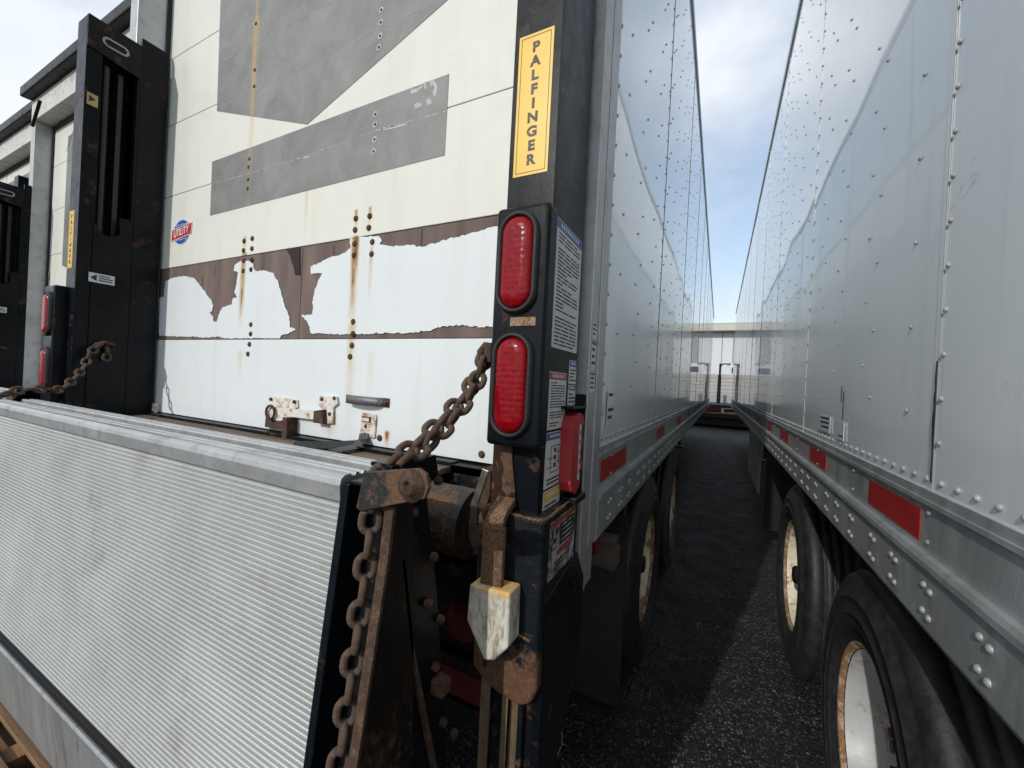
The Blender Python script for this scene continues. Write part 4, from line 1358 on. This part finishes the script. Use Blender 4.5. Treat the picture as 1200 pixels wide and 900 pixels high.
def chain(label, pts, me, pitch, loc, twist0=0., jit=.10, group=None, twist=90):
    root = thing('chain', label, 'chain', loc, group)
    pts = [Vector(p) for p in pts]
    # resample by arc length
    seg = [(pts[i+1]-pts[i]).length for i in range(len(pts)-1)]; tot = sum(seg)
    n = int(tot/pitch)
    def at(s):
        for i, l_ in enumerate(seg):
            if s <= l_: return pts[i].lerp(pts[i+1], s/l_)
            s -= l_
        return pts[-1].copy()
    for k in range(n):
        a, b_ = at(k*pitch), at((k+1)*pitch)
        d = (b_-a).normalized()
        o = bpy.data.objects.new('chain_link', me); COL.objects.link(o); o.parent = root
        ref = Vector((1, 0, 0)) if abs(d.x) < .8 else Vector((0, 0, 1))
        xa = (ref-d*ref.dot(d)).normalized(); ya = d.cross(xa)
        rm = Matrix((xa, ya, d)).transposed()
        rm = rm @ Matrix.Rotation(radians(twist0+twist*(k % 2))+random.uniform(-jit, jit), 3, 'Z')
        m4 = rm.to_4x4(); m4.translation = (a+b_)/2-Vector(loc)
        o.matrix_basis = m4
    return root


lm = link_mesh(.0375, .0068, .0415)
up = [P(*p, x=xx) for p, xx in (((570, 414), -.480), ((562, 436), -.482), ((546, 462), -.485), ((524, 487), -.487), ((500, 511), -.489), ((474, 533), -.492), ((450, 549), -.495))]
dn = [(-.500, .499, 1.40), (-.502, .498, 1.33), (-.503, .494, 1.265), (-.503, .483, 1.16), (-.503, .473, 1.083), (-.503, .460, .967), (-.503, .44, .80), (-.503, .42, .62), (-.503, .41, .50)]
ch1 = chain('rusty chain from the right lift column over the platform end, hanging down beside it', up+[Vector(v) for v in dn], lm, .0372, (-.49, .5, 1.4), -45, jit=.07, group='rusty chains holding the lift platform')
up2 = [P(*p, x=xx) for p, xx in (((568, 420), -.470), ((560, 446), -.470), ((545, 474), -.472), ((524, 499), -.474), ((500, 522), -.476), ((476, 543), -.478), ((458, 553), -.480))]
chain('second strand of rusty chain lying against the first, from the right column to the bracket', up2, lm, .0375, (-.47, .6, 1.45), 65, jit=.3)
lp = [(anc.x+.012, anc.y-.01, anc.z)]+[tuple(P(*p, x=xx)) for p, xx in (((106, 412), -2.86), ((98, 432), -2.82), ((84, 447), -2.76), ((70, 458), -2.72), ((45, 456), -2.68), ((20, 457), -2.66), ((2, 463), -2.66), ((-14, 470), -2.67), ((-30, 480), -2.69))]
# second strand of the left chain
chain('rusty chain drooping from the left lift column over the far end of the platform', lp, lm, .0375, (-2.8, .8, 1.5), 20, jit=.25, group='rusty chains holding the lift platform')
mb = None
# loose tail of left chain
lp2 = [(anc.x+.014, anc.y+.005, anc.z-.01), (anc.x+.016, anc.y+.012, anc.z-.05), (anc.x+.016, anc.y+.004, anc.z-.085)]
chain('short loose end of chain dangling at the hook of the left lift column', lp2, lm, .0375, (-2.88, .9, 1.65), 0)

# lift of the second and third trailer: copies
l2 = copy_tree(lift)
l2.location = (-1.68-2.755, .8+.205, -.02)
l2['label'] = 'second black tail lift, with white flaking paint, left of the nearest column'
for chd in l2.children:
    if chd.name.startswith(('column', 'head_plate', 'runner_track')):
        chd.scale = (1, 1, .94)
l3 = copy_tree(lift)
l3.location = (-1.68-2.9-2.75, .8+.45, -.02)
l3['label'] = 'third black tail lift, at the far left edge behind the second'

# ------------------------------------------------------------------ pallet at lower left
pal = thing('wooden_pallet', 'brown weathered wooden pallet on the ground below the platform lip', 'pallet', (-2.2, .3, 0))
for k in range(6):
    y = -.28+k*.165
    mb = MB(); mb.box(-2.75, -1.75, y, y+.115, .122, .142)
    mb.build('deck_board', 'wood', pal, .002)
for k in range(3):
    mb = MB(); x = -2.74+k*.45
    mb.box(x, x+.09, -.28, .66, .021, .121)
    mb.build('stringer', 'wood', pal, .003)
for k in range(3):
    mb = MB(); y = -.28+k*.40
    mb.box(-2.75, -1.75, y, y+.11, .0, .020)
    mb.build('base_board', 'wood', pal, .002)

# ------------------------------------------------------------------ weed stem on the ground
b0 = P(646, 900, z=0.0)
yy = b0.y
mb = MB()
path = [P(*p, y=yy) for p in ((646, 902), (652, 888), (659, 872), (658, 850), (662, 832), (664, 820), (663, 810))]
path[0].z = 0.0
mb.tube(path, [.0016, .0016, .0014, .0013, .0012, .001, .0006], 6)
for p, dx in ((path[2], .012), (path[3], -.010), (path[1], -.009)):
    mb.tube([p, p+Vector((dx, -.004, .008)), p+Vector((dx*1.6, -.004, .003))], [.0008, .0016, .0004], 5)
tw = mb.build('dry_weed', 'twig')
tag(tw, 'thin dry weed stem standing on the asphalt right of the lift foot', 'weed')

# small stones and chips on the asphalt of the lane (uncountable grit)
mb = MB()
rnd = random.Random(5)
for k in range(1500):
    y = rnd.uniform(1.3, 6.0); x = rnd.uniform(-.9, 1.3)
    r = rnd.uniform(.0012, .0042)*(1.5 if rnd.random() < .08 else 1)
    a = rnd.uniform(0, pi)
    v = []
    for i in range(5): q_ = a+2*pi*i/5; rr = r*rnd.uniform(.7, 1.2); v.append((x+rr*cos(q_), y+rr*sin(q_), .0))
    v.append((x+rnd.uniform(-.3, .3)*r, y, r*.8))
    mb.add(v, [(i, (i+1) % 5, 5) for i in range(5)])
MT['grit'] = basic('pale_grit', (.20, .19, .175), .8, 0, .3, 60)
gr = mb.build('gravel', 'grit')
gr['kind'] = 'stuff'
tag(gr, 'loose pale grit scattered on the dark asphalt lane', 'gravel')

# ------------------------------------------------------------------ the far end of the lane
YB = 30.
wh = thing('warehouse', 'pale metal warehouse with cream eaves closing the far end of the lane', 'building', (0, YB, 0))
mb = MB(); mb.box(-26, 22, YB, YB+20, 2.85, 5.6)
mb.build('upper_wall', 'wall_white', wh)
mb = MB()
mb.box(-26, 22, YB-.02, YB+20, 0.0, 2.85)
for k in range(7): mb.box(-26, 22, YB-.06, YB-.021, 1.15+k*.24, 1.36+k*.24)
mb.build('lower_wall', 'beige', wh)
mb = MB(); mb.box(-26.5, 22.5, YB-.7, YB+20.5, 5.62, 6.05)
mb.build('eaves', 'cream', wh, .02)
mb = MB(); mb.box(-26.3, 22.3, YB-.6, YB+20.3, 6.052, 6.12)
mb.build('roof', 'wall_grey', wh)
for x in (-10, -4.3, 1.0, 6.5, 12):
    mb = MB(); mb.box(x-.35, x+.35, YB-.05, YB-.001, 3.6, 5.3)
    mb.build('vent_panel', 'wall_grey', wh)
    mb = MB(); mb.box(x-.35, x+.35, YB-.06, YB-.001, 2.95, 3.3)
    mb.build('window', 'glassd', wh)
mb = MB()
for x in range(-24, 22, 3): mb.box(x, x+.05, YB-.03, YB-.001, 2.9, 5.6)
mb.build('wall_ribs', 'wall_grey', wh)

pole = thing('street_lamp', 'dark lamp post with a short arm in front of the warehouse at the lane end', 'lamp post', (-.02, 24, 0))
mb = MB(); mb.tube([(-.02, 24, 0), (-.02, 24, 2.55)], [.11, .08], 12); mb.tube([(-.02, 24, 2.55), (-.02, 24, 3.15)], .05, 10)
mb.build('post', 'black_rusty', pole)
mb = MB(); mb.tube([(-.02, 24, 2.95), (.08, 24, 3.12), (.3, 24, 3.15)], .035, 8)
mb.build('arm', 'black_rusty', pole)
mb = MB(); mb.lathe([(0, .02), (.05, .10), (.10, .13), (.14, .05)], (.36, 24, 3.05), 'z', 16)
mb.build('lamp_head', 'wall_grey', pole)

fb = thing('flatbed_trailer', 'low dark flatbed with red tail lamps parked across the far end of the lane', 'flatbed', (.9, 20.5, 0))
mb = MB(); mb.box(-1.9, 3.4, 20.5, 26, .95, 1.06); mb.box(-1.9, 3.4, 20.45, 20.52, .50, .945); mb.box(-1.7, 3.2, 20.9, 25.9, .12, .94)
mb.build('bed', 'dark_in', fb, .01)
mb = MB(); mb.box(-1.9, 3.4, 20.38, 20.44, .66, .71)
mb.build('bumper', 'wood', fb, .01)
for x in (-.35, -.1, 1.3, 1.6):
    mb = MB(); mb.box(x-.08, x+.08, 20.43, 20.449, .76, .90)
    mb.build('tail_lamp', 'lens_dark', fb, .01)
mb = MB(); mb.box(.12, .92, 20.43, 20.449, .73, .93)
mb.build('number_panel', 'cream', fb)
mb = MB(); mb.box(.22, .70, 20.420, 20.429, .76, .90)
mb.build('panel_recess', 'black_rusty', fb)
mb = MB(); mb.box(-1.9, 3.4, 25.5, 25.7, 1.06, 1.50)
mb.build('headboard', 'wall_grey', fb, .01)
for x, s_ in ((-1.85, -1), (3.35, 1)): wheel(fb, x, s_, 22.5, 'rim')
